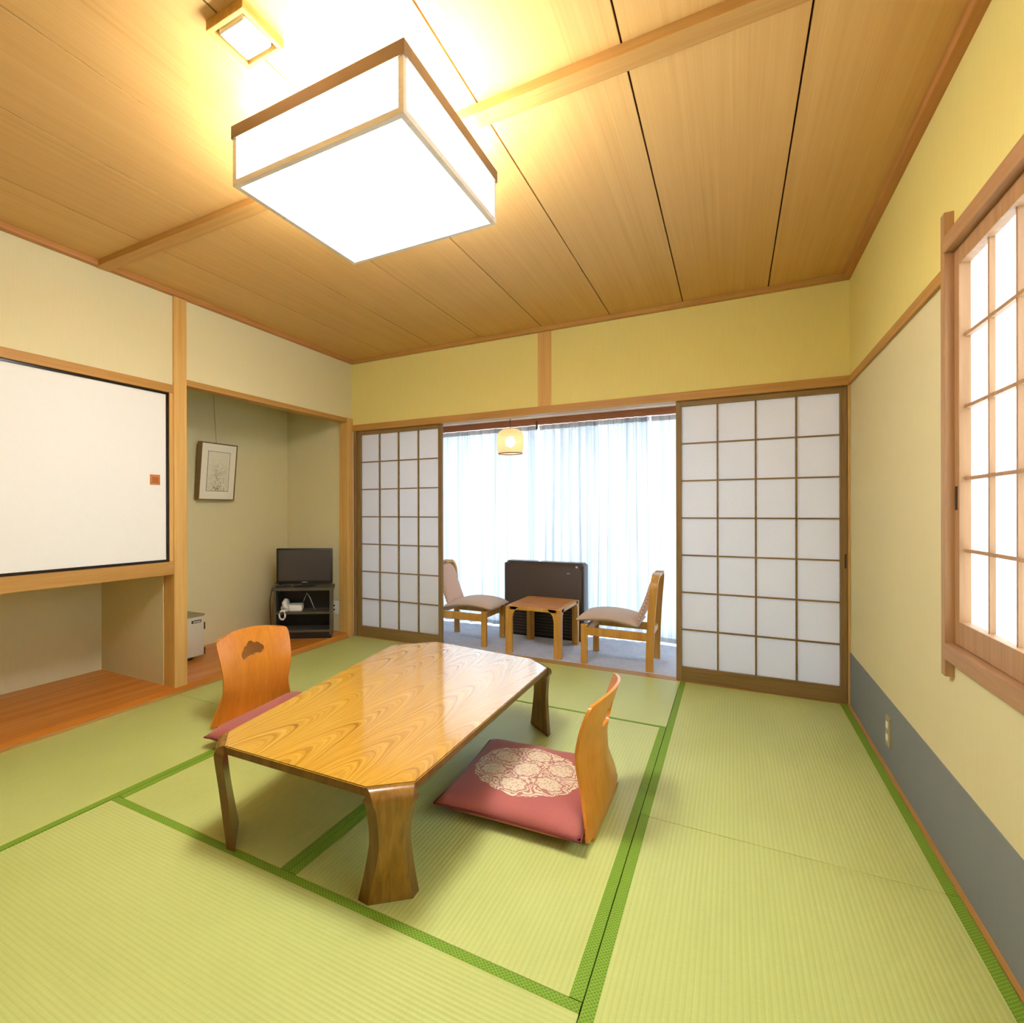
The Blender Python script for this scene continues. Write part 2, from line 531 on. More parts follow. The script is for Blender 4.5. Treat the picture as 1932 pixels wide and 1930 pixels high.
# ------------------------------------------------------------------ geometry helpers
class MB:
    """collects shapes into one mesh"""

    def __init__(s):
        s.bm = bmesh.new()

    def box(s, x0, x1, y0, y1, z0, z1, bev=0.0, mat=None, seg=2):
        r = bmesh.ops.create_cube(s.bm, size=1.0)
        vs = r['verts']
        sx, sy, sz = x1 - x0, y1 - y0, z1 - z0
        for v in vs:
            v.co = Vector((x0 + (v.co.x + 0.5) * sx, y0 + (v.co.y + 0.5) * sy, z0 + (v.co.z + 0.5) * sz))
        if bev:
            es = list({e for v in vs for e in v.link_edges})
            rr = bmesh.ops.bevel(s.bm, geom=es, offset=bev, segments=seg, affect='EDGES', profile=0.6)
            vs = [v for v in rr['verts']]
            vs = list({v for f in rr['faces'] for v in f.verts} | set(vs))
        if mat is not None:
            bmesh.ops.transform(s.bm, matrix=mat, verts=vs)
        return s

    def prism(s, pts, z0, z1, bev=0.0):
        """polygon in XY extruded along Z"""
        lo = [s.bm.verts.new((x, y, z0)) for x, y in pts]
        hi = [s.bm.verts.new((x, y, z1)) for x, y in pts]
        n = len(pts)
        s.bm.faces.new(list(reversed(lo)))
        s.bm.faces.new(hi)
        for i in range(n):
            s.bm.faces.new((lo[i], lo[(i + 1) % n], hi[(i + 1) % n], hi[i]))
        return s

    def tube(s, path, r, n=10, closed=False):
        path = [Vector(p) for p in path]
        rings = []
        for i, p in enumerate(path):
            a = path[i - 1] if (i > 0 or closed) else path[i]
            b = path[(i + 1) % len(path)] if (i < len(path) - 1 or closed) else path[i]
            d = (b - a).normalized()
            up = Vector((0, 0, 1)) if abs(d.z) < 0.9 else Vector((1, 0, 0))
            e1 = d.cross(up).normalized()
            e2 = d.cross(e1).normalized()
            rr = r[i] if isinstance(r, (list, tuple)) else r
            rings.append([s.bm.verts.new(p + rr * (math.cos(2 * PI * k / n) * e1 + math.sin(2 * PI * k / n) * e2)) for k in range(n)])
        m = len(rings)
        for i in range(m if closed else m - 1):
            A, B = rings[i], rings[(i + 1) % m]
            for k in range(n):
                s.bm.faces.new((A[k], A[(k + 1) % n], B[(k + 1) % n], B[k]))
        if not closed:
            s.bm.faces.new(list(reversed(rings[0])))
            s.bm.faces.new(rings[-1])
        return s

    def grid(s, fn, nu, nv, thick=None, skip=None):
        """sheet fn(u,v)->(point) ; with thick: fn returns (front, back) points"""
        F = [[None] * (nv + 1) for _ in range(nu + 1)]
        G = [[None] * (nv + 1) for _ in range(nu + 1)]
        for i in range(nu + 1):
            for j in range(nv + 1):
                p = fn(i / nu, j / nv)
                if thick:
                    F[i][j] = s.bm.verts.new(p[0])
                    G[i][j] = s.bm.verts.new(p[1])
                else:
                    F[i][j] = s.bm.verts.new(p)
        cells = {(i, j) for i in range(nu) for j in range(nv)}
        if skip:
            cells = {c for c in cells if not skip((c[0] + 0.5) / nu, (c[1] + 0.5) / nv)}
        for (i, j) in cells:
            s.bm.faces.new((F[i][j], F[i + 1][j], F[i + 1][j + 1], F[i][j + 1]))
            if thick:
                s.bm.faces.new((G[i][j], G[i][j + 1], G[i + 1][j + 1], G[i + 1][j]))
                for (di, dj, a, b) in ((-1, 0, (i, j), (i, j + 1)), (1, 0, (i + 1, j + 1), (i + 1, j)), (0, -1, (i + 1, j), (i, j)), (0, 1, (i, j + 1), (i + 1, j + 1))):
                    if (i + di, j + dj) not in cells:
                        s.bm.faces.new((F[a[0]][a[1]], F[b[0]][b[1]], G[b[0]][b[1]], G[a[0]][a[1]]))
        return s

    def lathe(s, prof, n=32, c=(0, 0)):
        rings = []
        for r, z in prof:
            rings.append([s.bm.verts.new((c[0] + r * math.cos(2 * PI * k / n), c[1] + r * math.sin(2 * PI * k / n), z)) for k in range(n)])
        for a, b in zip(rings, rings[1:]):
            for k in range(n):
                s.bm.faces.new((a[k], a[(k + 1) % n], b[(k + 1) % n], b[k]))
        return s

    def sphere(s, c, r, sz=1.0):
        rr = bmesh.ops.create_uvsphere(s.bm, u_segments=20, v_segments=12, radius=r)
        for v in rr['verts']:
            v.co.z *= sz
            v.co += Vector(c)
        return s

    def xf(s, mat):
        bmesh.ops.transform(s.bm, matrix=mat, verts=s.bm.verts[:])
        return s


ORIG = {}


def build(name, mb, mat, parent=None, smooth=False, world=True, sub=0):
    """world=True: the mesh was laid out in room coordinates; it is moved into its thing's own frame"""
    bm = mb.bm
    bmesh.ops.remove_doubles(bm, verts=bm.verts[:], dist=1e-6)
    root = parent
    while root is not None and root.parent is not None:
        root = root.parent
    off = None
    if world and root is not None:
        off = Vector(ORIG.get(root.name, (0, 0, 0)))
        for v in bm.verts:
            v.co -= off
    origin = None
    if parent is None:
        xs = [v.co.x for v in bm.verts]
        ys = [v.co.y for v in bm.verts]
        zs = [v.co.z for v in bm.verts]
        origin = Vector(((min(xs) + max(xs)) / 2, (min(ys) + max(ys)) / 2, min(zs)))
        for v in bm.verts:
            v.co -= origin
    bmesh.ops.recalc_face_normals(bm, faces=bm.faces[:])
    me = bpy.data.meshes.new(name)
    bm.to_mesh(me)
    bm.free()
    me.materials.append(mat)
    if smooth:
        me.polygons.foreach_set('use_smooth', [True] * len(me.polygons))
        if smooth is not True:
            me.set_sharp_from_angle(angle=math.radians(smooth))
        me.update()
    o = bpy.data.objects.new(name, me)
    COL.objects.link(o)
    if parent is not None:
        o.parent = parent
    else:
        o.location = origin
        ORIG[o.name] = tuple(origin)
    if sub:
        md = o.modifiers.new('subdivision', 'SUBSURF')
        md.levels = md.render_levels = sub
    return o


def tag(o, label, cat, group=None, kind=None):
    o['label'] = label
    o['category'] = cat
    if group:
        o['group'] = group
    if kind:
        o['kind'] = kind
    return o


def thing(name, label, cat, loc=(0, 0, 0), rotz=0.0, group=None):
    o = bpy.data.objects.new(name, None)
    COL.objects.link(o)
    o.empty_display_size = 0.05
    o.location = loc
    o.rotation_euler = (0, 0, rotz)
    ORIG[o.name] = tuple(loc)
    return tag(o, label, cat, group)


def struct(name, mb, mat, parent=None, smooth=False):
    o = build(name, mb, mat, parent, smooth)
    if parent is None:
        o['kind'] = 'structure'
    return o


def struct_empty(name, loc):
    o = bpy.data.objects.new(name, None)
    COL.objects.link(o)
    o.empty_display_size = 0.05
    o.location = loc
    ORIG[o.name] = tuple(loc)
    o['kind'] = 'structure'
    return o


def dup(root, loc, rotz, label, group=None):
    r = root.copy()
    COL.objects.link(r)
    r.location, r.rotation_euler = loc, (0, 0, rotz)
    r['label'] = label
    if group:
        r['group'] = group
    for ch in list(root.children):
        c = ch.copy()
        COL.objects.link(c)
        c.parent = r
        for g in list(ch.children):
            d = g.copy()
            COL.objects.link(d)
            d.parent = c
    return r


# ------------------------------------------------------------------ room shell
XL, XR, YB = -2.919, 0.574, 3.872
YF = -0.70            # wall behind the camera
ZC = 2.43             # ceiling boards; cornice bottom at 2.40
T = 0.10

struct('floor', MB().box(-3.9, 0.75, YF - T, 4.0, -0.16, -0.055), plain('subfloor', srgb(150, 110, 70), 0.7, 0.2))
struct('floor_entry', MB().box(-2.90, XR, YF, 0.325, -0.055, 0.0), M['alcove_board'])

# ceiling: boards with grooves between them
gx = [XL - 0.05, -2.51, -2.075, -1.660, -1.187, -0.716, -0.271, 0.186, XR + 0.05]
mb = MB()
for a, b in zip(gx, gx[1:]):
    mb.box(a + 0.003, b - 0.003, YF - 0.05, YB + 0.03, ZC, ZC + 0.02)
c_o = struct('ceiling', mb, M['ceil'])
build('groove_backing', MB().box(XL - T, XR + T, YF - T, YB + 0.09, ZC + 0.015, ZC + 0.08), M['ceil_gap'], c_o)
struct('trim_1', MB().box(XL + 0.001, XR - 0.001, 1.628, 1.700, 2.397, ZC + 0.002, 0.004), M['nageshi_x'])          # batten under the boards
# cornices
struct('trim_2', MB().box(XL, XR, YB - 0.035, YB + 0.002, 2.40, ZC + 0.001, 0.003), M['nageshi_x'])
struct('trim_3', MB().box(XL - 0.002, XL + 0.035, YF, YB - 0.0355, 2.40, ZC + 0.001, 0.003), M['cornice'])
struct('trim_4', MB().box(XR - 0.035, XR + 0.002, YF, YB - 0.0355, 2.40, ZC + 0.001, 0.003), M['cornice'])

# back wall above the opening
struct('wall_back', MB().box(XL - 0.1, XR + T, YB, YB + 0.085, 1.858, ZC + 0.05), M['wall_green'])
struct('trim_5', MB().box(XL + 0.02, XR - 0.002, YB - 0.016, YB + 0.09, 1.806, 1.860, 0.003), M['nageshi_x'])       # head rail of the opening
struct('trim_6', MB().box(-1.226, -1.128, YB - 0.006, YB + 0.01, 1.859, 2.402, 0.002), post_wood('Z'))              # stud over the opening
struct('trim_7', MB().box(XL + 0.02, XR, YB + 0.001, YB + 0.09, -0.055, 0.0, 0.002), M['nageshi_x'])                # sill
struct('trim_8', MB().box(XL + 0.019, XL + 0.05, YB - 0.004, YB + 0.09, 0.0, 1.807, 0.002), dark_wood('Z'))         # left jamb
struct('trim_9', MB().box(XR - 0.009, XR - 0.001, YB - 0.010, YB + 0.09, 0.0, 1.807, 0.001), post_wood('Z'))        # right jamb

# right wall with the window hole
WY0, WY1, WZ0, WZ1 = 0.42, 2.215, 0.69, 1.885
mb = MB()
mb.box(XR, XR + T, YF - T, WY0, -0.06, 1.83)
mb.box(XR, XR + T, WY1, YB + 0.09, -0.06, 1.83)
mb.box(XR, XR + T, WY0, WY1, -0.06, WZ0)
w_o = struct('wall_right', mb, M['wall'])
build('upper_wallpaper', MB().box(XR, XR + T, YF - T, WY0, 1.83, ZC + 0.05).box(XR, XR + T, WY1, YB + 0.09, 1.83, ZC + 0.05).box(XR, XR + T, WY0, WY1, WZ1, ZC + 0.05), M['wall_green'], w_o)
struct('baseboard_right', MB().box(XR - 0.003, XR + 0.004, YF, YB - 0.012, 0.0, 0.300, 0.001), M['wainscot'])
struct('trim_10', MB().box(XR - 0.016, XR - 0.002, 0.3, YB, -0.02, 0.006, 0.001), M['nageshi'])                     # strip along the mats
struct('trim_11', MB().box(XR - 0.012, XR + 0.002, 2.243, YB - 0.018, 1.806, 1.847, 0.002), M['nageshi'])           # rail on the right wall

# front wall
struct('wall_front', MB().box(XL - T, XR + T, YF - T, YF, -0.06, ZC + 0.05), M['wall'])

# left wall: closet above a low recess, pillar, alcove
RX = -3.67       # back of the low recess
AX = -3.62       # back of the alcove
mb = MB()
mb.box(XL - T, XL, YF - T, 2.09, 1.862, ZC + 0.05)            # over the closet
mb.box(XL - T, XL, YF - T, 1.15, 0.72, 1.90)                  # left of the closet door
mb.box(XL - T, XL, YF - T, 0.33, -0.06, 0.75)
mb.box(RX - T, RX, 0.2, 2.10, -0.05, 0.80)                    # recess back
mb.box(RX - T, XL - 0.09, 2.085, 2.175, -0.05, 2.3)           # partition between recess and alcove
mb.box(RX - T, XL - 0.02, 0.23, 0.33, -0.05, 0.80)            # far recess side
mb.box(RX - T, XL - 0.085, 0.23, 2.10, 0.735, 0.79)           # recess ceiling
mb.box(RX - T, RX, 0.2, 2.10, 0.75, 2.3).box(RX - T, XL - 0.05, 0.2, 2.1, 2.2, 2.3)   # closet inside
mb.box(XL - T, XL, 2.17, YB + 0.02, 1.90, ZC + 0.05)          # over the alcove
mb.box(AX - T, AX, 2.1, YB + 0.09, -0.05, 2.3)                # alcove back
mb.box(AX - T, XL - 0.07, 3.80, YB + 0.09, -0.05, 2.3)        # alcove side
mb.box(AX - T, XL - 0.05, 2.1, YB + 0.09, 2.22, 2.32)         # alcove ceiling
struct('wall_left', mb, M['wall'])
struct('floor_alcove', MB().box(RX - 0.02, -2.905, 0.30, 3.81, -0.055, 0.040, 0.003), M['alcove_board'])
struct('trim_12', MB().box(XL - 0.095, -2.905, 2.088, 2.178, 0.03, 2.402, 0.006), post_wood('Z'))                   # pillar
struct('trim_13', MB().box(XL - 0.09, XL + 0.010, 1.0, 2.089, 1.814, 1.864, 0.003), M['nageshi'])                   # rail over the closet door
struct('trim_14', MB().box(XL - 0.09, XL + 0.012, 0.3, 2.089, 0.722, 0.800, 0.004), M['nageshi'])                   # rail under the closet door
struct('trim_15', MB().box(XL - 0.09, XL + 0.004, 2.064, 2.089, 0.799, 1.815, 0.001), post_wood('Z'))               # slim jamb
struct('trim_16', MB().box(XL - 0.075, XL + 0.008, 2.177, 3.796, 1.878, 1.916, 0.003), M['nageshi'])                # lintel of the alcove
struct('trim_17', MB().box(XL - 0.075, -2.903, 3.785, YB - 0.004, 0.0, 1.918, 0.004), post_wood('Z'))               # corner post
struct('trim_18', MB().box(-2.9055, -2.895, 0.33, 3.786, -0.05, 0.012, 0.001), M['nageshi'])                        # strip along the alcove board

# veranda
VY = 5.00
struct('floor_veranda', MB().box(-3.2, 0.9, YB + 0.09, VY + 0.1, -0.16, -0.008), M['veranda_ceil'])
tag(build('carpet', MB().box(-3.098, 0.798, YB + 0.0915, VY - 0.002, -0.0079, 0.0), M['carpet']), 'bluish grey carpet covering the floor of the sunlit veranda', 'carpet')
struct('ceiling_veranda', MB().box(-3.2, 0.9, YB + 0.085, VY + 0.1, 1.945, 2.02), M['veranda_ceil'])
struct('wall_veranda_left', MB().box(-3.2, -3.1, YB + 0.085, VY + 0.1, -0.05, 1.95), M['veranda_wall'])
struct('wall_veranda_right', MB().box(0.8, 0.9, YB + 0.085, VY + 0.1, -0.05, 1.95), M['veranda_wall'])
struct('wall_veranda_back', MB().box(-3.1, -2.75, VY, VY + 0.1, -0.05, 1.95).box(0.25, 0.8, VY, VY + 0.1, -0.05, 1.95), M['veranda_wall'])

# window 2: aluminium sliding window behind the lace
w2 = struct_empty('window_2', (-1.25, VY + 0.04, 0.0))
mb = MB()
mb.box(-2.75, 0.25, VY + 0.01, VY + 0.08, -0.008, 0.06, 0.004)
mb.box(-2.75, 0.25, VY + 0.01, VY + 0.08, 1.88, 1.945, 0.004)
for x in (-2.75, -1.275, 0.205):
    mb.box(x, x + 0.045, VY + 0.015, VY + 0.075, 0.05, 1.89, 0.004)
build('window_frame', mb, M['alu'], w2)
build('window_pane', MB().box(-2.71, -1.27, VY + 0.04, VY + 0.045, 0.05, 1.89), M['glass'], w2)
build('window_pane', MB().box(-1.235, 0.21, VY + 0.04, VY + 0.045, 0.05, 1.89), M['glass'], w2)

# window 1: side window with paper sash
w1 = struct_empty('window_1', (XR, 1.3, 0.66))
fx0, fx1 = XR - 0.022, XR + 0.075
wx = lambda a: wood('window_wood_' + a, srgb(186, 146, 104), srgb(162, 120, 82), a, 60, 3, 0.5, 0.3)
WW_Y, WW_Z = wx('Y'), wx('Z')
build('jamb', MB().box(fx0, fx1, WY1 - 0.008, WY1 + 0.028, 0.60, 1.995, 0.002), WW_Z, w1)
build('jamb', MB().box(fx0, fx1, WY0 - 0.028, WY0 + 0.008, 0.60, 1.995, 0.002), WW_Z, w1)
build('head_rail', MB().box(fx0 - 0.001, fx1, WY0 - 0.02, WY1 + 0.006, 1.872, 1.922, 0.002), WW_Y, w1)
build('sill_rail', MB().box(fx0 - 0.001, fx1, WY0 - 0.02, WY1 + 0.006, 0.650, 0.700, 0.002), WW_Y, w1)


def paper_sash(y0, y1, x):
    s = build('sash', MB().box(x, x + 0.028, y1 - 0.036, y1, 0.702, 1.871, 0.002).box(x, x + 0.028, y0, y0 + 0.036, 0.702, 1.871, 0.002)
              .box(x + 0.0005, x + 0.0275, y0 + 0.035, y1 - 0.035, 0.702, 0.772, 0.002).box(x + 0.0005, x + 0.0275, y0 + 0.035, y1 - 0.035, 1.822, 1.871, 0.002), WW_Z, w1)
    mb = MB()
    n = 5
    for k in range(1, n):
        yy = y1 - 0.036 - k * (y1 - y0 - 0.072) / n
        mb.box(x + 0.014, x + 0.026, yy - 0.005, yy + 0.005, 0.77, 1.825)
    for k in range(1, 5):
        zz = 0.772 + k * 1.05 / 5
        mb.box(x + 0.0135, x + 0.0265, y0 + 0.034, y1 - 0.034, zz - 0.005, zz + 0.005)
    build('lattice', mb, WW_Z, s)
    build('paper', MB().box(x + 0.0262, x + 0.0275, y0 + 0.03, y1 - 0.03, 0.765, 1.83), M['window_paper'], s)
    return s


s1 = paper_sash(1.305, WY1 - 0.008, XR + 0.000)
s2 = paper_sash(WY0 + 0.008, 1.34, XR + 0.032)
build('finger_pull', MB().box(XR - 0.003, XR + 0.002, WY1 - 0.032, WY1 - 0.020, 1.10, 1.17, 0.001), M['slot'], s1)
build('window_pane', MB().box(XR + 0.085, XR + 0.089, WY0, WY1, WZ0, WZ1), M['glass'], w1)

# ------------------------------------------------------------------ tatami mats
MZ = -0.055


def mat_thing(x0, x1, y0, y1, along, label, lo=0.029, hi=0.029):
    """lo, hi: width of the cloth border on the lower and upper long side"""
    g = 0.0017
    x0 += g
    x1 -= g
    y0 += g
    y1 -= g
    t = thing('tatami_mat', label, 'tatami mat', ((x0 + x1) / 2, (y0 + y1) / 2, MZ), 0, 'tatami mats')
    m = M['tatami_x'] if along == 'X' else M['tatami_y']
    build('woven_surface', MB().box(x0, x1, y0, y1, MZ, -0.0008, 0.0015), m, t)
    e = 0.0003
    if along == 'X':
        if lo:
            build('cloth_border', MB().box(x0, x1, y0 - e, y0 + lo, -0.05, 0.0004), M['border'], t)
        if hi:
            build('cloth_border', MB().box(x0, x1, y1 - hi, y1 + e, -0.05, 0.0004), M['border'], t)
    else:
        if lo:
            build('cloth_border', MB().box(x0 - e, x0 + lo, y0, y1, -0.05, 0.0004), M['border'], t)
        if hi:
            build('cloth_border', MB().box(x1 - hi, x1 + e, y0, y1, -0.05, 0.0004), M['border'], t)
    return t


TX0, TX1, TX2, TX3, TX4 = -2.894, -2.055, -1.176, -0.291, XR - 0.016
mat_thing(TX3, TX4, 2.103, YB, 'Y', 'green tatami mat in the back right corner before the right paper door')
mat_thing(TX3, TX4, 0.33, 2.103, 'Y', 'green tatami mat along the right wall beneath the side window')
mat_thing(TX0, TX1, 2.103, YB, 'Y', 'green tatami mat before the alcove at the back left', 0)
mat_thing(TX0, TX1, 0.33, 2.103, 'Y', 'green tatami mat before the low recess under the white closet door', 0)
mat_thing(TX1, TX3, 3.003, YB, 'X', 'shiny green tatami mat laid crosswise before the veranda opening', 0.015, 0)
mat_thing(TX1, TX2, 1.232, 3.003, 'Y', 'green tatami mat under the left half of the low table')
mat_thing(TX2, TX3, 1.232, 3.003, 'Y', 'green tatami mat under the right half of the low table and right cushion')
mat_thing(TX1, TX3, 0.33, 1.232, 'X', 'green tatami mat laid crosswise in the foreground before the low table')


# ------------------------------------------------------------------ sliding paper doors
def paper_door(x0, x1, yf, label, pull=False, group='sliding paper doors'):
    t = thing('sliding_paper_door', label, 'paper door', ((x0 + x1) / 2, yf + 0.015, 0.0), 0, group)
    d = 0.030
    z0, z1 = 0.001, 1.8055
    mb = MB()
    mb.box(x0, x0 + 0.032, yf, yf + d, z0, z1, 0.002)
    mb.box(x1 - 0.032, x1, yf, yf + d, z0, z1, 0.002)
    f = build('stile', mb, dark_wood('Z'), t)
    build('bottom_rail', MB().box(x0 + 0.0315, x1 - 0.0315, yf + 0.001, yf + d - 0.001, z0, 0.092, 0.002), dark_wood('X'), t)
    build('top_rail', MB().box(x0 + 0.0315, x1 - 0.0315, yf + 0.001, yf + d - 0.001, 1.772, z1, 0.002), dark_wood('X'), t)
    mb = MB()
    n = 4
    for k in range(1, n):
        xx = x0 + 0.032 + k * (x1 - x0 - 0.064) / n
        mb.box(xx - 0.005, xx + 0.005, yf + 0.010, yf + 0.024, 0.09, 1.774)
    for k in range(1, 7):
        zz = 0.092 + k * (1.772 - 0.092) / 7
        mb.box(x0 + 0.031, x1 - 0.031, yf + 0.0095, yf + 0.0235, zz - 0.0045, zz + 0.0045)
    build('lattice', mb, dark_wood('X'), t)
    build('paper', MB().box(x0 + 0.028, x1 - 0.028, yf + 0.0242, yf + 0.0255, 0.086, 1.778), M['shoji_paper'], t)
    if pull:
        build('finger_pull', MB().box(x1 - 0.012, x1 - 0.004, yf - 0.001, yf + 0.004, 0.77, 0.85, 0.001), M['slot'], t)
    return t


paper_door(XL + 0.052, -2.029, YB + 0.012, 'white paper lattice sliding door standing next to the alcove post')
paper_door(-0.316, XR - 0.011, YB + 0.012, 'white paper lattice sliding door meeting the right wall', True)

# closet door
t = thing('closet_door', 'ivory sliding closet door with thin black frame above the low recess', 'closet door', (XL - 0.02, 1.6, 0.80))
build('panel', MB().box(XL - 0.026, XL - 0.008, 1.17, 2.053, 0.806, 1.808), M['fusuma'], t)
mb = MB()
mb.box(XL - 0.028, XL - 0.002, 2.047, 2.0635, 0.801, 1.8135, 0.001)
mb.box(XL - 0.028, XL - 0.002, 1.152, 1.168, 0.801, 1.8135, 0.001)
mb.box(XL - 0.0275, XL - 0.0025, 1.167, 2.048, 0.8005, 0.815, 0.001)
mb.box(XL - 0.0275, XL - 0.0025, 1.167, 2.048, 1.8005, 1.8138, 0.001)
build('black_frame', mb, M['lacquer'], t)
p = build('finger_pull', MB().box(XL - 0.010, XL - 0.005, 1.945, 2.008, 1.258, 1.318, 0.001), M['pull'], t)
build('pull_recess', MB().box(XL - 0.0058, XL - 0.0046, 1.957, 1.996, 1.270, 1.306), wood('pull_inset', srgb(178, 106, 48), srgb(160, 90, 38), 'Y', 80, 8), p)

# ------------------------------------------------------------------ ceiling lamp
LX0, LX1, LY0, LY1, LZ0, LZ1 = -1.392, -0.745, 1.215, 1.862, 2.148, 2.302
t = thing('ceiling_lamp', 'large square lit paper box lamp with wooden frame under the ceiling', 'ceiling lamp', ((LX0 + LX1) / 2, (LY0 + LY1) / 2, LZ0))
b = 0.009
mb = MB()
for x in (LX0, LX1 - 2 * b):
    for y in (LY0, LY1 - 2 * b):
        mb.box(x, x + 2 * b, y, y + 2 * b, LZ0, LZ1, 0.002)
for y in (LY0, LY1 - 2 * b):
    mb.box(LX0 + b, LX1 - b, y + 0.0004, y + 2 * b - 0.0004, LZ0 + 0.0004, LZ0 + 0.02, 0.001)
for x in (LX0, LX1 - 2 * b):
    mb.box(x + 0.0004, x + 2 * b - 0.0004, LY0 + b, LY1 - b, LZ0 + 0.0008, LZ0 + 0.0196, 0.001)
build('frame', mb, M['lamp_wood'], t)
mb = MB()
mb.box(LX0 - 0.004, LX1 + 0.004, LY0 - 0.004, LY0 + 0.030, LZ1 - 0.002, LZ1 + 0.040, 0.002)
mb.box(LX0 - 0.004, LX1 + 0.004, LY1 - 0.030, LY1 + 0.004, LZ1 - 0.002, LZ1 + 0.040, 0.002)
mb.box(LX0 - 0.004, LX0 + 0.030, LY0 + 0.029, LY1 - 0.029, LZ1 - 0.0015, LZ1 + 0.0395, 0.002)
mb.box(LX1 - 0.030, LX1 + 0.004, LY0 + 0.029, LY1 - 0.029, LZ1 - 0.0015, LZ1 + 0.0395, 0.002)
build('top_rim', mb, M['lamp_top'], t)
build('bottom_paper', MB().box(LX0 + 0.018, LX1 - 0.018, LY0 + 0.018, LY1 - 0.018, LZ0 + 0.009, LZ0 + 0.012), M['lamp_paper'], t)
for a in ((LX0 + 0.02, LX1 - 0.02, LY0 + 0.008, LY0 + 0.010), (LX0 + 0.02, LX1 - 0.02, LY1 - 0.010, LY1 - 0.008)):
    build('side_paper', MB().box(*a, LZ0 + 0.018, LZ1), M['lamp_side_paper'], t)
for a in ((LX0 + 0.008, LX0 + 0.010, LY0 + 0.02, LY1 - 0.02), (LX1 - 0.010, LX1 - 0.008, LY0 + 0.02, LY1 - 0.02)):
    build('side_paper', MB().box(*a, LZ0 + 0.018, LZ1), M['lamp_side_paper'], t)
cx, cy = (LX0 + LX1) / 2, (LY0 + LY1) / 2
build('ceiling_mount', MB().box(cx - 0.10, cx + 0.10, cy - 0.085, cy + 0.078, 2.32, ZC + 0.001, 0.004).box(cx - 0.31, cx + 0.31, cy - 0.02, cy + 0.02, 2.312, 2.321), M['lamp_top'], t)
build('ring_tube', MB().tube([(cx + 0.2 * math.cos(2 * PI * k / 40), cy + 0.2 * math.sin(2 * PI * k / 40), 2.285) for k in range(40)], 0.014, 10, True), M['lamp_tube'], t, True)

# small box light
SX0, SX1, SY0, SY1, SZ = -1.231, -1.091, 0.984, 1.135, 2.402
t = thing('box_light', 'small unlit wooden box light with frosted glass beside the large lamp', 'ceiling light', ((SX0 + SX1) / 2, (SY0 + SY1) / 2, SZ))
mb = MB()
mb.box(SX0, SX1, SY0, SY0 + 0.014, SZ, ZC + 0.002, 0.002)
mb.box(SX0, SX1, SY1 - 0.014, SY1, SZ, ZC + 0.002, 0.002)
mb.box(SX0 + 0.0004, SX0 + 0.014, SY0 + 0.013, SY1 - 0.013, SZ + 0.0004, ZC + 0.001, 0.002)
mb.box(SX1 - 0.014, SX1 - 0.0004, SY0 + 0.013, SY1 - 0.013, SZ + 0.0004, ZC + 0.001, 0.002)
build('wooden_box', mb, M['box_wood'], t)
build('frosted_cover', MB().box(SX0 + 0.022, SX1 - 0.020, SY0 + 0.022, SY1 - 0.024, SZ - 0.003, SZ + 0.022, 0.010, None, 4), M['frost'], t, True)
build('back_plate', MB().box(SX0 + 0.013, SX1 - 0.013, SY0 + 0.013, SY1 - 0.013, SZ + 0.018, ZC), M['slot'], t)


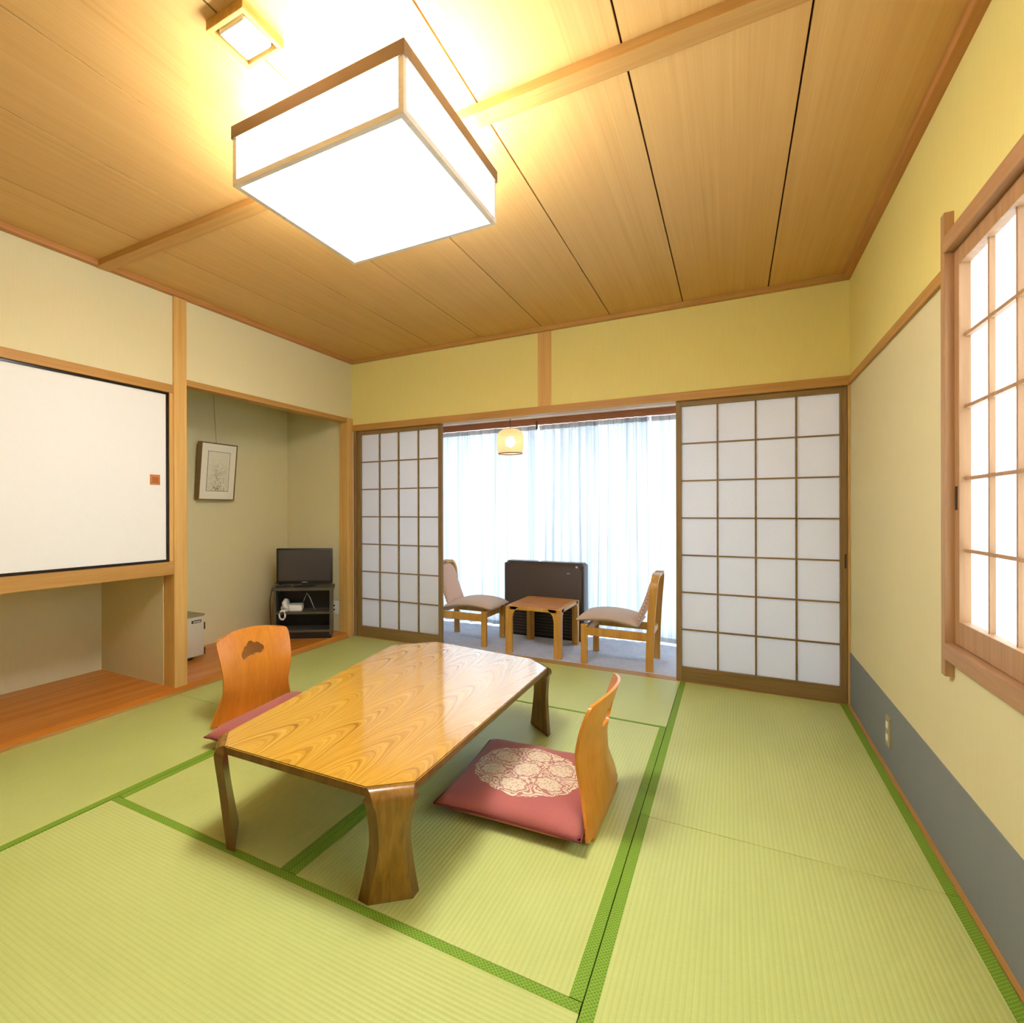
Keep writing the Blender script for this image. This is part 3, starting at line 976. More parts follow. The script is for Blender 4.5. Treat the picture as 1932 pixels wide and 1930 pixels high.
# ------------------------------------------------------------------ low table
def low_table():
    t = thing('low_table', 'glossy flame grained low wooden table with bentwood corner legs', 'low table', (-1.2, 2.0, 0.0))
    z1, z0 = 0.336, 0.308
    # chamfered corner edges (two points each), in order round the top
    cor = {
        'nl': ((-1.517, 1.300), (-1.432, 1.212)),
        'nr': ((-0.880, 1.226), (-0.776, 1.322)),
        'fr': ((-0.782, 2.600), (-0.905, 2.722)),
        'fl': ((-1.500, 2.800), (-1.682, 2.600)),
    }
    pts = []
    order = ['nl', 'nr', 'fr', 'fl']
    for i, k in enumerate(order):
        a, b_ = cor[k]
        pts += [a, b_]
        # slight extra points along each side so the side flows into the corner
    mb = MB().prism(pts, z0, z1)
    bm = mb.bm
    es = [e for e in bm.edges if abs(e.verts[0].co.z - e.verts[1].co.z) < 1e-6]
    bmesh.ops.bevel(bm, geom=es, offset=0.003, segments=2, affect='EDGES')
    tt = build('tabletop', mb, M['table'], t, 30)
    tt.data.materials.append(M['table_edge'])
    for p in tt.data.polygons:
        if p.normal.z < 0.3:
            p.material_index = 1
    foot = {'nl': (-1.458, 1.246), 'nr': (-0.834, 1.280), 'fr': (-0.842, 2.700), 'fl': (-1.600, 2.700)}
    for k in order:
        a, b_ = Vector(cor[k][0]), Vector(cor[k][1])
        mid = (a + b_) / 2
        tan = (b_ - a)
        L = tan.length
        tan.normalize()
        nrm = Vector((tan.y, -tan.x))
        if nrm.dot(mid - Vector((-1.2, 2.0))) < 0:
            nrm = -nrm
        R = 0.036
        th = 0.028
        fo = Vector(foot[k])
        inset = -((fo - (mid + R * nrm)).dot(nrm))       # how far the foot steps back in
        rows = []
        for i in range(9):
            an = (i / 8) * PI / 2
            o = (R * math.sin(an), z1 - R + R * math.cos(an))
            r2 = max(R - th, 0.003)
            q = (r2 * math.sin(an), z1 - R + r2 * math.cos(an))
            w = L * (1 - 0.22 * (i / 8) ** 0.7)
            rows.append((o, q, w))
        zt = z1 - R
        for i in range(1, 17):
            s_ = i / 16
            z = zt * (1 - s_)
            back = inset * s_ ** 1.15
            lean = 1
            w = 0.098 - 0.026 * math.sin(min(1, s_ / 0.42) * PI / 2) if s_ < 0.42 else 0.072 + 0.056 * ((s_ - 0.42) / 0.58) ** 1.25
            w *= (L / 0.128) ** 0.15
            rows.append(((R - back, z), (R - th - back, z), w))
        # round the foot corners a little
        mb = MB()
        vo, vi = [], []
        for (o, q, w) in rows:
            ro, ri = [], []
            for s_ in (-1, -0.5, 0, 0.5, 1):
                p_ = mid + nrm * o[0] + tan * (w / 2 * s_)
                ro.append(mb.bm.verts.new((p_.x, p_.y, o[1])))
                p_ = mid + nrm * q[0] + tan * ((w / 2 + 0.85 * (o[0] - q[0])) * s_)
                ri.append(mb.bm.verts.new((p_.x, p_.y, q[1])))
            vo.append(ro)
            vi.append(ri)
        n = len(rows)
        for i in range(n - 1):
            for j in range(4):
                mb.bm.faces.new((vo[i][j], vo[i][j + 1], vo[i + 1][j + 1], vo[i + 1][j]))
                mb.bm.faces.new((vi[i][j], vi[i + 1][j], vi[i + 1][j + 1], vi[i][j + 1]))
            mb.bm.faces.new((vo[i][0], vo[i + 1][0], vi[i + 1][0], vi[i][0]))
            mb.bm.faces.new((vo[i][4], vi[i][4], vi[i + 1][4], vo[i + 1][4]))
        for j in range(4):
            mb.bm.faces.new((vo[0][j], vi[0][j], vi[0][j + 1], vo[0][j + 1]))
            mb.bm.faces.new((vo[-1][j], vo[-1][j + 1], vi[-1][j + 1], vi[-1][j]))
        lg = build('leg', mb, M['table_leg'], t, 35)
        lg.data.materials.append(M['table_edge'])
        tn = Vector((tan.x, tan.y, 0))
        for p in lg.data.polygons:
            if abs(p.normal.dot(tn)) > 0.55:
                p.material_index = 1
    return t


low_table()


# ------------------------------------------------------------------ legless chairs and cushions
CLOUD = ((-0.050, -0.014, 0.023), (-0.034, 0.000, 0.024), (-0.006, 0.014, 0.028), (0.034, 0.006, 0.026), (0.052, -0.002, 0.021), (0.006, -0.002, 0.022), (-0.020, -0.006, 0.021))


def smooth_at(pts, z):
    """Catmull-Rom through (position, value) pairs"""
    n = len(pts)
    for i in range(n - 1):
        if z <= pts[i + 1][0] + 1e-9 or i == n - 2:
            z1, p1 = pts[i]
            z2, p2 = pts[i + 1]
            z0, p0 = pts[i - 1] if i else (z1 - (z2 - z1), p1 - (p2 - p1))
            z3, p3 = pts[i + 2] if i + 2 < n else (z2 + (z2 - z1), p2 + (p2 - p1))
            h_ = z2 - z1
            f = min(1.0, max(0.0, (z - z1) / h_))
            m1 = (p2 - p0) / (z2 - z0) * h_
            m2 = (p3 - p1) / (z3 - z1) * h_
            return (2 * f ** 3 - 3 * f * f + 1) * p1 + (f ** 3 - 2 * f * f + f) * m1 + (3 * f * f - 2 * f ** 3) * p2 + (f ** 3 - f * f) * m2
    return pts[-1][1]


def cloud(u, w):
    """signed distance to the hand hole, a small cloud, in metres about its centre; also the way out"""
    best = None
    for cx_, cy_, r in CLOUD:
        d = math.hypot(u - cx_, w - cy_)
        if best is None or d - r < best[0]:
            best = (d - r, (u - cx_) / max(d, 1e-6), (w - cy_) / max(d, 1e-6))
    return best


def zaisu(loc, rotz, label):
    t = thing('legless_chair', label, 'floor chair', loc, rotz, 'legless floor chairs')
    H = 0.435

    def prof(z):      # forward bulge of the back at height z
        pts = [(0, 0.000), (0.06, 0.010), (0.12, 0.024), (0.18, 0.038), (0.25, 0.045), (0.33, 0.032), (0.40, 0.010), (0.435, -0.004)]
        return smooth_at(pts, z)

    def width(z):
        pts = [(0, 0.520), (0.05, 0.490), (0.14, 0.425), (0.20, 0.424), (0.30, 0.446), (0.39, 0.462), (0.415, 0.458), (0.428, 0.446), (0.435, 0.420)]
        return smooth_at(pts, z)

    th = 0.011

    def fn(u, v):
        z = H * u ** 0.94
        w = width(z)
        y = (v - 0.5) * w
        sd, gy, gz = cloud(y, z - 0.335)
        if abs(sd) < 0.0034:
            y -= sd * gy
            z -= sd * gz
        sag = 0.045 * (1 - (2 * y / w) ** 2) * min(1.0, 0.3 + z / 0.3)
        crown = 0.022 * (1 - (2 * y / w) ** 2) * max(0.0, (z - 0.3) / 0.135)
        x = prof(z) - sag
        zz = z + crown
        return (Vector((x, y, zz + 0.012)), Vector((x - th, y, zz + 0.012)))

    def hole(u, v):
        z = H * u ** 0.94
        return cloud((v - 0.5) * width(z), z - 0.335)[0] < 0

    build('backrest', MB().grid(fn, 110, 110, True, hole), M['ply'], t, 40, world=False)
    # seat board under the cushion
    pts = [(-0.018, -0.22), (-0.018, 0.22), (0.05, 0.235), (0.32, 0.225), (0.40, 0.16), (0.415, 0.0), (0.40, -0.16), (0.32, -0.225), (0.05, -0.235)]
    build('seat_board', MB().prism(pts, 0.001, 0.013), M['ply'], t, world=False)
    return t


zaisu((-2.232, 2.085, 0.0), math.radians(-6), 'orange bent plywood legless chair between the alcove and the table')
zaisu((-0.418, 2.070, 0.0), math.radians(180), 'bent plywood legless chair with its back to the right wall')


def floor_cushion(loc, rotz, sx, sy, label, h=0.085, medallion=True):
    o = MB()
    N = 26

    def P(u, v, top):
        a, b_ = 2 * u - 1, 2 * v - 1
        x = a * sx / 2
        y = b_ * sy / 2
        # pinched edges: sides pull in a little, corners stay out
        x *= 1 - 0.035 * (1 - b_ * b_)
        y *= 1 - 0.035 * (1 - a * a)
        e = (max(0.0, 1 - abs(a) ** 4.5) * max(0.0, 1 - abs(b_) ** 4.5)) ** 0.42
        mid = h * 0.42
        z = mid + (h * 0.58 * e if top else -mid * min(1, e * 1.15))
        if top:
            z += 0.003 * math.sin(9 * a + 3 * b_) * e
        return Vector((x, y, z))
    bm = o.bm
    T_ = [[bm.verts.new(P(i / N, j / N, True)) for j in range(N + 1)] for i in range(N + 1)]
    B_ = [[T_[i][j] if i in (0, N) or j in (0, N) else bm.verts.new(P(i / N, j / N, False)) for j in range(N + 1)] for i in range(N + 1)]
    for i in range(N):
        for j in range(N):
            bm.faces.new((T_[i][j], T_[i + 1][j], T_[i + 1][j + 1], T_[i][j + 1]))
            bm.faces.new((B_[i][j], B_[i][j + 1], B_[i + 1][j + 1], B_[i + 1][j]))
    t = thing('floor_cushion', label, 'cushion', loc, rotz, 'floor cushions')
    build('cover', o, M['cushion'] if medallion else M['cushion_plain'], t, True, world=False)
    # piped seam round the edge
    path = []
    for k in range(N):
        path.append(P(k / N, 0, True))
    for k in range(N):
        path.append(P(1, k / N, True))
    for k in range(N):
        path.append(P(1 - k / N, 1, True))
    for k in range(N):
        path.append(P(0, 1 - k / N, True))
    build('seam', MB().tube(path, 0.0035, 6, True), plain('dark_rose_seam', srgb(128, 54, 56), 0.8, 0.2), t, True, world=False)
    return t


floor_cushion((-0.690, 2.030, 0.0135), math.radians(3), 0.515, 0.60, 'rose floor cushion with cream flower medallion on the right chair')
floor_cushion((-1.905, 2.030, 0.0135), math.radians(6), 0.50, 0.66, 'rose floor cushion half hidden behind the table on the left chair', 0.095, False)

# ------------------------------------------------------------------ veranda furniture
FABZ = M['chair_fabric']


def veranda_chair(loc, rotz, label):
    """faces local +x; rear uprights are one bent arch"""
    t = thing('veranda_chair', label, 'chair', loc, rotz, 'low wooden veranda chairs')
    wy = 0.20
    for s_ in (-1, 1):
        build('front_leg', MB().box(0.415, 0.460, s_ * wy - 0.017, s_ * wy + 0.017, 0.0, 0.285, 0.006), M['chair_wood'], t, world=False)
        build('side_rail', MB().box(0.02, 0.42, s_ * wy - 0.013, s_ * wy + 0.013, 0.205, 0.262, 0.005), M['chair_wood'], t, world=False)
    build('cross_rail', MB().box(0.41, 0.438, -wy + 0.016, wy - 0.016, 0.225, 0.270, 0.004), M['chair_wood'], t, world=False)
    build('cross_rail', MB().box(-0.012, 0.014, -wy + 0.012, wy - 0.012, 0.225, 0.270, 0.004), M['chair_wood'], t, world=False)
    # arch
    R = 0.095
    cl = [(-wy, 0.0)]
    for k in range(1, 8):
        cl.append((-wy, (0.655 - R) * k / 7))
    for k in range(1, 9):
        a = PI - k / 8 * PI / 2
        cl.append((-wy + R + R * math.cos(a), 0.655 - R + R * math.sin(a)))
    for k in range(1, 4):
        cl.append((-wy + R + (2 * wy - 2 * R) * k / 4, 0.655))
    full = cl + [(-y, z) for (y, z) in reversed(cl)]
    mb = MB()
    ring = []
    for i, (y, z) in enumerate(full):
        a = full[max(0, i - 1)]
        b_ = full[min(len(full) - 1, i + 1)]
        d = Vector((b_[0] - a[0], b_[1] - a[1])).normalized()
        n_ = Vector((-d.y, d.x))
        hw, ht = 0.024, 0.011
        x0 = 0.0 - 0.035 * (z / 0.655) ** 2
        q = []
        for (sx_, sn) in ((-1, -1), (1, -1), (1, 1), (-1, 1)):
            q.append(mb.bm.verts.new((x0 + sx_ * hw, y + sn * ht * n_.x, z + sn * ht * n_.y)))
        ring.append(q)
    for A, B_ in zip(ring, ring[1:]):
        for k in range(4):
            mb.bm.faces.new((A[k], A[(k + 1) % 4], B_[(k + 1) % 4], B_[k]))
    mb.bm.faces.new(ring[0])
    mb.bm.faces.new(list(reversed(ring[-1])))
    build('back_arch', mb, M['chair_wood'], t, 40, world=False)
    # seat: a thick wavy cushion
    mb = MB()

    def seat(u, v):
        x = 0.075 + 0.42 * u
        y = (v - 0.5) * 0.405
        e = (max(0, 1 - abs(2 * u - 1) ** 6) * max(0, 1 - abs(2 * v - 1) ** 6)) ** 0.5
        z = 0.305 + 0.022 * math.sin((u - 0.05) * PI * 1.15) + 0.012 * u
        return (Vector((x, y, z + 0.004 + 0.030 * e)), Vector((x, y, z - 0.004 - 0.022 * e)))
    build('seat_cushion', MB().grid(seat, 20, 16, True), FABZ, t, 60, world=False)

    def back(u, v):
        z = 0.315 + 0.33 * u
        hw = 0.165 * (1 if u < 0.72 else math.sqrt(max(0.0, 1 - ((u - 0.72) / 0.30) ** 2)))
        y = (2 * v - 1) * hw
        e = (max(0, 1 - abs(2 * u - 1) ** 6) * max(0, 1 - abs(2 * v - 1) ** 6)) ** 0.5
        x = 0.088 - 0.115 * u - 0.03 * math.sin(u * PI) * 0.3
        return (Vector((x + 0.004 + 0.020 * e, y, z)), Vector((x - 0.004 - 0.012 * e, y, z)))
    build('back_cushion', MB().grid(back, 20, 14, True), M['back_fabric'], t, 60, world=False)
    return t


ch = veranda_chair((-0.490, 4.195, 0.0), PI, 'low wooden veranda chair on the right side of the little table')
dup(ch, (-2.175, 4.265, 0.0), 0.0, 'low wooden veranda chair left of the little table, partly behind the paper door')


def side_table():
    t = thing('side_table', 'small honey wood table between the two veranda chairs', 'side table', (-1.31, 4.255, 0.0))
    x0, x1, y0, y1, z1 = -1.525, -1.095, 3.985, 4.540, 0.372
    c = 0.035
    pts = [(x0 + c, y0), (x1 - c, y0), (x1, y0 + c), (x1, y1 - c), (x1 - c, y1), (x0 + c, y1), (x0, y1 - c), (x0, y0 + c)]
    mb = MB().prism(pts, z1 - 0.030, z1 - 0.006)
    build('tabletop', mb, M['chair_wood'], t)
    i = 0.030
    pts2 = [(x0 + c + i / 2, y0 + i), (x1 - c - i / 2, y0 + i), (x1 - i, y0 + c + i / 2), (x1 - i, y1 - c - i / 2), (x1 - c - i / 2, y1 - i), (x0 + c + i / 2, y1 - i), (x0 + i, y1 - c - i / 2), (x0 + i, y0 + c + i / 2)]
    build('top_veneer', MB().prism(pts2, z1 - 0.0065, z1), M['side_top'], t)
    for (lx, ly, dx, dy) in ((x0, y0, 1, 1), (x1, y0, -1, 1), (x1, y1, -1, -1), (x0, y1, 1, -1)):
        # flat leg at the corner with a flare into the top
        mb = MB()
        rows = []
        for k in range(9):
            z = (z1 - 0.008) * k / 8
            w = 0.052 + (0.05 * ((k - 6.2) / 1.8) ** 2 if k > 6.2 else 0)
            rows.append((z, w))
        th = 0.026
        R_ = []
        for z, w in rows:
            q = [(lx, ly), (lx + dx * w, ly), (lx + dx * w, ly + dy * th), (lx + dx * th, ly + dy * th), (lx + dx * th, ly + dy * w), (lx, ly + dy * w)]
            R_.append([mb.bm.verts.new((a, b_, z)) for a, b_ in q])
        for A, B_ in zip(R_, R_[1:]):
            for k in range(6):
                mb.bm.faces.new((A[k], A[(k + 1) % 6], B_[(k + 1) % 6], B_[k]))
        mb.bm.faces.new(R_[0])
        mb.bm.faces.new(R_[-1])
        build('leg', mb, M['chair_wood'], t)
    return t


side_table()

# dark heater under the window
t = thing('heater', 'dark brown boxy floor heater against the lace curtain', 'heater', (-1.42, 4.69, 0.0))
hx0, hx1, hy0, hy1 = -1.765, -1.085, 4.615, 4.775
pts = [(hy0, 0.02), (hy0, 0.60), (hy0 + 0.035, 0.655), (hy1, 0.655), (hy1, 0.02)]
mb = MB().prism([(a, z) for a, z in pts], hx0, hx1)
mb.xf(Matrix(((0, 0, 1, 0), (1, 0, 0, 0), (0, 1, 0, 0), (0, 0, 0, 1))))
es = [e for e in mb.bm.edges]
bmesh.ops.bevel(mb.bm, geom=es, offset=0.008, segments=2, affect='EDGES')
build('casing', mb, M['heater'], t, 40)
build('side_cap', MB().box(hx0 - 0.012, hx0 + 0.03, hy0 + 0.004, hy1, 0.015, 0.640, 0.010), M['heater'], t, 40)
build('side_cap', MB().box(hx1 - 0.03, hx1 + 0.012, hy0 + 0.004, hy1, 0.015, 0.640, 0.010), M['heater'], t, 40)
mb = MB()
for k in range(9):
    z = 0.045 + k * 0.026
    mb.box(hx0 + 0.04, hx1 - 0.04, hy0 - 0.004, hy0 + 0.004, z, z + 0.012)
build('grille', mb, M['heater_dark'], t)
build('base_plate', MB().box(hx0 + 0.01, hx1 - 0.01, hy0 + 0.01, hy1 - 0.005, 0.0, 0.022), M['heater_dark'], t)
build('control_knob', MB().lathe([(0.0, 0.0), (0.009, 0.0), (0.009, 0.006), (0.0, 0.007)], 16).xf(Matrix.Translation((hx1 - 0.05, hy0 + 0.012, 0.622)) @ Matrix.Rotation(math.radians(55), 4, 'X')), M['silver'], t)
build('badge', MB().box(hx1 - 0.13, hx1 - 0.105, hy0 - 0.0015, hy0 + 0.001, 0.565, 0.571), M['silver'], t)


# curtains
def curtain(x0, x1, folds, amp, y, label, seed):
    rnd = random.Random(seed)
    ph = [rnd.uniform(-0.5, 0.5) for _ in range(folds * 2 + 3)]
    wd = [rnd.uniform(0.75, 1.3) for _ in range(folds + 2)]

    def fn(u, v):
        z = 1.885 - v * 1.868
        s_ = u * folds
        i = int(s_)
        f = s_ - i
        a = amp * wd[min(i, folds)] * (0.75 + 0.35 * v)
        k = i % 2 * 2 - 1
        yy = y + a * math.sin(2 * PI * s_ + ph[i] * math.sin(PI * f) * 1.2) + 0.010 * math.sin(7 * u + 2.3 * v)
        xx = x0 + (x1 - x0) * u + 0.25 * (x1 - x0) / folds * math.sin(4 * PI * s_) * 0.35 + 0.006 * math.sin(5 * v + i)
        return Vector((xx, yy, z))
    t = thing('lace_curtain', label, 'curtain', ((x0 + x1) / 2, y, 0.01), 0, 'lace curtains')
    build('sheer_cloth', MB().grid(fn, folds * 14, 10), M['lace'], t, True)
    mb = MB()
    build('bottom_hem', MB().grid(lambda u, v: fn(u, 1 - 0.02 * v) + Vector((0, -0.0015, 0)), folds * 14, 1), M['lace'], t, True)
    build('heading_tape', MB().grid(lambda u, v: fn(u, 0.022 * v) + Vector((0, -0.0015, 0)), folds * 14, 1), M['lace'], t, True)
    return t


curtain(-2.95, -1.545, 11, 0.020, 4.87, 'sheer white lace curtain left of the middle gap behind the heater', 3)
curtain(-1.530, -0.590, 12, 0.028, 4.87, 'sheer white lace curtain right of the middle gap with closer folds', 5)
curtain(-0.580, 0.24, 3, 0.012, 4.87, 'flat drawn narrow sheer curtain strip at the right edge of the veranda window', 8)
t = thing('curtain_rail', 'reddish brown curtain rail along the top of the veranda window', 'curtain rail', (-1.3, 4.85, 1.89))
build('track', MB().box(-2.95, 0.4, 4.835, 4.905, 1.888, 1.9455, 0.003), M['rail'], t)
build('centre_bracket', MB().box(-1.551, -1.535, 4.828, 4.84, 1.845, 1.92, 0.003), M['cord'], t)

# pendant lamp
PX, PY = -1.637, 4.40
t = thing('pendant_lamp', 'small lit woven pendant lamp hanging from the veranda ceiling', 'pendant lamp', (PX, PY, 1.585))
prof = [(0.030, 1.802), (0.060, 1.796), (0.095, 1.776), (0.106, 1.755), (0.113, 1.70), (0.114, 1.66), (0.108, 1.615), (0.100, 1.588), (0.098, 1.588), (0.106, 1.615), (0.112, 1.66), (0.111, 1.70), (0.104, 1.754), (0.093, 1.774), (0.059, 1.794), (0.030, 1.800)]
build('lamp_shade', MB().lathe(prof, 36, (PX, PY)), M['rattan'], t, 60)
build('bottom_hoop', MB().tube([(PX + 0.1 * math.cos(2 * PI * k / 32), PY + 0.1 * math.sin(2 * PI * k / 32), 1.589) for k in range(32)], 0.0035, 6, True), M['cord'], t, True)
build('cord', MB().tube([(PX, PY, 1.80), (PX, PY, 1.93)], 0.004, 8), M['cord'], t, True)
build('ceiling_rose', MB().lathe([(0.0, 1.905), (0.016, 1.907), (0.022, 1.93), (0.022, 1.9455), (0.0, 1.9455)], 18, (PX, PY)), M['cord'], t, True)
build('socket', MB().lathe([(0.0, 1.745), (0.018, 1.745), (0.018, 1.80), (0.0, 1.803)], 16, (PX, PY)), M['cord'], t, True)
build('bulb', MB().sphere((PX, PY, 1.690), 0.042, 1.15), M['bulb'], t, True)

# ------------------------------------------------------------------ alcove: tv corner, picture, fridge
AZ = 0.040
TVR = math.radians(35)
t = thing('tv_stand', 'charcoal two shelf television stand turned in the alcove corner', 'tv stand', (-3.172, 3.538, AZ), TVR)
W, D, H = 0.474, 0.30, 0.425
build('top_board', MB().prism([(-W / 2 - 0.012, -D / 2 - 0.012), (W / 2 + 0.012, -D / 2 - 0.012), (W / 2 + 0.012, D / 2 - 0.07), (W / 2 - 0.06, D / 2), (-W / 2 + 0.06, D / 2), (-W / 2 - 0.012, D / 2 - 0.07)], H - 0.022, H), M['stand'], t, world=False)
build('side_panel', MB().box(-W / 2, -W / 2 + 0.018, -D / 2, D / 2 - 0.08, 0.03, H - 0.022, 0.001), M['stand'], t, world=False)
build('side_panel', MB().box(W / 2 - 0.018, W / 2, -D / 2, D / 2 - 0.08, 0.03, H - 0.022, 0.001), M['stand'], t, world=False)
build('back_panel', MB().box(-W / 2 + 0.018, W / 2 - 0.018, D / 2 - 0.095, D / 2 - 0.085, 0.04, H - 0.022), M['stand_dark'], t, world=False)
build('shelf', MB().box(-W / 2 + 0.018, W / 2 - 0.018, -D / 2 + 0.004, D / 2 - 0.095, 0.205, 0.223, 0.001), M['stand'], t, world=False)
build('shelf', MB().box(-W / 2 + 0.018, W / 2 - 0.018, -D / 2 + 0.004, D / 2 - 0.095, 0.055, 0.073, 0.001), M['stand'], t, world=False)
build('plinth', MB().box(-W / 2 + 0.004, W / 2 - 0.004, -D / 2 + 0.02, D / 2 - 0.09, 0.0, 0.0555, 0.001), M['stand_dark'], t, world=False)

TZ = AZ + H
t = thing('television', 'small black flat television on the charcoal stand', 'television', (-3.150, 3.512, TZ), TVR)
w, h = 0.470, 0.300
build('cabinet', MB().box(-w / 2, w / 2, -0.018, 0.022, 0.022, 0.022 + h, 0.006).box(-w / 4, w / 4, 0.02, 0.045, 0.06, 0.25, 0.012), M['black'], t, 40, world=False)
build('screen', MB().box(-w / 2 + 0.018, w / 2 - 0.018, -0.0195, -0.016, 0.048, h + 0.006), M['screen'], t, world=False)
build('badge', MB().box(-0.022, 0.022, -0.0198, -0.017, 0.0335, 0.0375), M['silver'], t, world=False)
build('neck', MB().box(-0.022, 0.022, -0.006, 0.016, 0.008, 0.05, 0.004), M['black'], t, world=False)
build('foot', MB().lathe([(0.0, 0.0), (0.10, 0.0), (0.10, 0.004), (0.085, 0.009), (0.0, 0.011)], 32).xf(Matrix.Diagonal((1.0, 0.75, 1.0, 1.0))), M['black'], t, 50, world=False)
t = thing('power_cable', 'thin black cable looping down the left side of the charcoal stand', 'cable', (-3.160, 3.508, AZ), TVR)
build('cord', MB().tube([(-0.20, 0.085, 0.43), (-0.245, 0.08, 0.445), (-0.275, 0.06, 0.40), (-0.290, 0.04, 0.30), (-0.285, 0.03, 0.16), (-0.277, 0.05, 0.04), (-0.277, 0.07, 0.005), (-0.30, 0.10, 0.004)], 0.0035, 8), M['black'], t, True, world=False)

t = thing('remote_control', 'slim dark remote control on the stand beside the television foot', 'remote control', (-3.285, 3.385, TZ), math.radians(60))
build('body', MB().box(-0.065, 0.065, -0.018, 0.018, 0.0, 0.016, 0.004), M['black'], t, world=False)
mb = MB()
for i in range(6):
    for j in range(3):
        mb.box(-0.05 + i * 0.016, -0.042 + i * 0.016, -0.012 + j * 0.009, -0.006 + j * 0.009, 0.0155, 0.0175)
build('buttons', mb, M['stand'], t, world=False)

# telephone on the upper shelf
t = thing('telephone', 'white telephone on the upper shelf of the charcoal stand', 'telephone', (-3.218, 3.432, AZ + 0.2232), TVR)
mb = MB().box(-0.02, 0.075, -0.055, 0.075, 0.0, 0.045, 0.012)
build('body', mb, M['phone'], t, 40, world=False)
build('handset', MB().tube([(-0.045, -0.060, 0.020), (-0.047, -0.045, 0.055), (-0.046, 0.0, 0.070), (-0.044, 0.045, 0.062), (-0.042, 0.062, 0.030)], [0.022, 0.022, 0.015, 0.015, 0.024], 12), M['phone'], t, True, world=False)
build('cradle', MB().box(-0.075, -0.019, -0.05, 0.07, 0.0, 0.038, 0.010), M['phone'], t, 40, world=False)
mb = MB()
pth = []
for k in range(25):
    a = k / 24 * 2 * PI
    pth.append((-0.060 + 0.020 * math.sin(a), -0.078 + 0.004 * math.cos(2 * a), -0.012 - 0.030 * (1 - math.cos(a)) + 0.022))
build('coiled_cord', MB().tube(pth[:-1], 0.0065, 8, True), M['phone'], t, True, world=False)
build('line_cord', MB().tube([(0.07, -0.02, 0.03), (0.088, -0.04, 0.08), (0.108, -0.045, 0.125), (0.13, -0.04, 0.09), (0.155, -0.02, 0.02), (0.165, 0.0, 0.004)], 0.0025, 6), M['silver'], t, True, world=False)

for ch_ in t.children:
    ch_.data.transform(Matrix.Diagonal((1.18, 1.0, 1.22, 1.0)))

# outlet on the alcove side wall
t = thing('wall_outlet', 'cream wall outlet beside the television stand next to the corner post', 'outlet', (-3.045, 3.80, 0.245))
build('plate', MB().box(-3.086, -3.004, 3.7935, 3.8005, 0.190, 0.306, 0.002), plain('white_outlet_plate', srgb(248, 244, 232), 0.4, 0.4, var=0.02), t)
build('socket', MB().box(-3.072, -3.052, 3.792, 3.795, 0.222, 0.234), M['slot'], t)
build('socket', MB().box(-3.072, -3.052, 3.792, 3.795, 0.258, 0.270), M['slot'], t)

# outlet on the right wall
t = thing('wall_outlet', 'cream double wall outlet on the slate blue lower band of the right wall', 'outlet', (XR, 2.975, 0.165))
build('plate', MB().box(XR - 0.010, XR - 0.002, 2.942, 3.012, 0.105, 0.228, 0.002), plain('grey_beige_plate', srgb(164, 156, 120), 0.45, 0.4, var=0.02), t)
build('socket', MB().box(XR - 0.0125, XR - 0.009, 2.962, 2.992, 0.180, 0.206, 0.001), M['phone'], t)
build('socket', MB().box(XR - 0.0125, XR - 0.009, 2.962, 2.992, 0.128, 0.154, 0.001), M['phone'], t)

# framed picture leaning off the alcove wall
t = thing('framed_picture', 'brown box framed picture with cream mat hanging in the alcove', 'picture', (AX + 0.006, 2.946, 1.195))
lean = Matrix.Rotation(math.radians(6.0), 4, 'Y')
pw, phh = 0.352, 0.455
fr = 0.010
mb = MB()
mb.box(0, 0.046, -pw / 2, -pw / 2 + fr, 0, phh, 0.002).box(0, 0.046, pw / 2 - fr, pw / 2, 0, phh, 0.002)
mb.box(0.0004, 0.0456, -pw / 2 + fr * 0.9, pw / 2 - fr * 0.9, 0.0003, fr, 0.002).box(0.0004, 0.0456, -pw / 2 + fr * 0.9, pw / 2 - fr * 0.9, phh - fr, phh - 0.0003, 0.002)
mb.box(0.001, 0.006, -pw / 2 + 0.005, pw / 2 - 0.005, 0.005, phh - 0.005)
build('frame', mb.xf(lean), M['picframe'], t, world=False)
build('mat_board', MB().box(0.034, 0.042, -pw / 2 + fr * 0.9, pw / 2 - fr * 0.9, fr * 0.9, phh - fr * 0.9).xf(lean), M['mat_board'], t, world=False)
o = build('print', MB().box(0.0415, 0.0432, -0.104, 0.104, -0.155, 0.155).xf(Matrix.Translation((0, 0, 0.230)) @ Matrix.Identity(4)).xf(lean), M['print'], t, world=False)
o2 = MB()
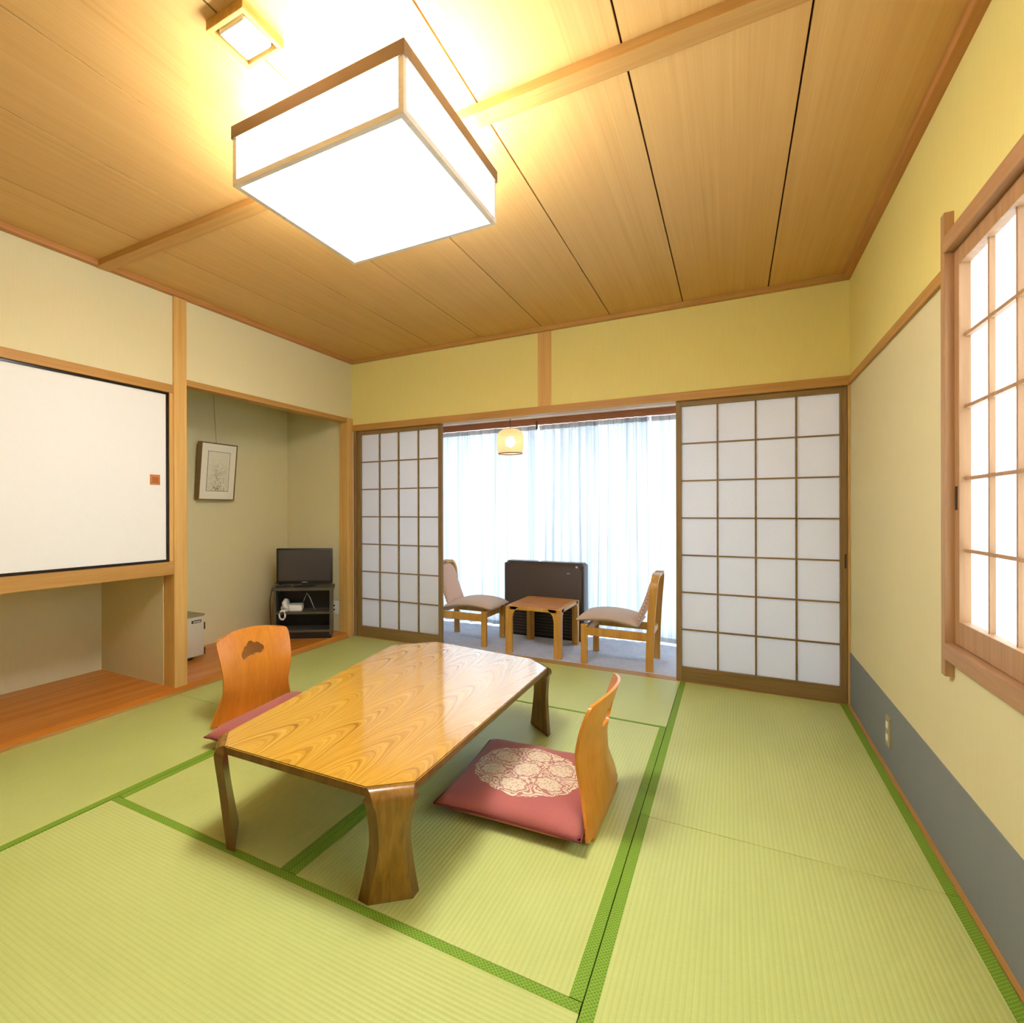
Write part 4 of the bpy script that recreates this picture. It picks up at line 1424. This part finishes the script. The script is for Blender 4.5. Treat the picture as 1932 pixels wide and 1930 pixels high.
for (a, b_, c_, d_) in ((-0.107, 0.107, 0.384, 0.387), (-0.107, 0.107, 0.072, 0.075), (-0.107, -0.104, 0.072, 0.387), (0.104, 0.107, 0.072, 0.387)):
    o2.box(0.0418, 0.0436, a, b_, c_, d_)
build('print_border', o2.xf(lean), M['slot'], t, world=False)
build('hanging_wire', MB().tube([(0.045, 0.0, 0.44), (0.022, 0.0, 0.70), (0.002, 0.0, 0.99)], 0.0012, 6), M['cord'], t, True, world=False)

# small fridge behind the pillar
t = thing('mini_fridge', 'small cream box fridge half hidden by the alcove pillar', 'fridge', (-3.44, 2.46, AZ))
FX, FY0, FY1, FZ = -3.315, 2.285, 2.632, 0.352
build('body', MB().box(AX + 0.01, FX - 0.022, FY0, FY1, AZ + 0.018, FZ, 0.006), M['fridge'], t, 40)
build('top', MB().box(AX + 0.01, FX - 0.004, FY0 - 0.002, FY1 + 0.002, FZ - 0.004, FZ + 0.008, 0.003), M['fridge_top'], t, 40)
d = build('door', MB().box(FX - 0.020, FX, FY0 + 0.002, FY1 - 0.010, AZ + 0.026, FZ - 0.006, 0.004), M['fridge'], t, 40)
build('handle', MB().box(FX - 0.001, FX + 0.006, FY1 - 0.115, FY1 - 0.035, FZ - 0.048, FZ - 0.028, 0.003), M['slot'], d)
build('handle_inset', MB().box(FX + 0.004, FX + 0.008, FY1 - 0.107, FY1 - 0.043, FZ - 0.043, FZ - 0.034, 0.001), M['fridge'], d)
build('hinge', MB().box(FX - 0.024, FX - 0.002, FY1 - 0.010, FY1 + 0.004, FZ - 0.105, FZ - 0.055, 0.002), M['slot'], t)
build('hinge', MB().box(FX - 0.024, FX - 0.002, FY1 - 0.010, FY1 + 0.004, AZ + 0.025, AZ + 0.075, 0.002), M['slot'], t)
build('foot', MB().box(FX - 0.06, FX - 0.02, FY1 - 0.16, FY1 - 0.09, AZ, AZ + 0.02), M['slot'], t)
build('foot', MB().box(AX + 0.04, AX + 0.08, FY0 + 0.05, FY1 - 0.05, AZ, AZ + 0.02), M['slot'], t)
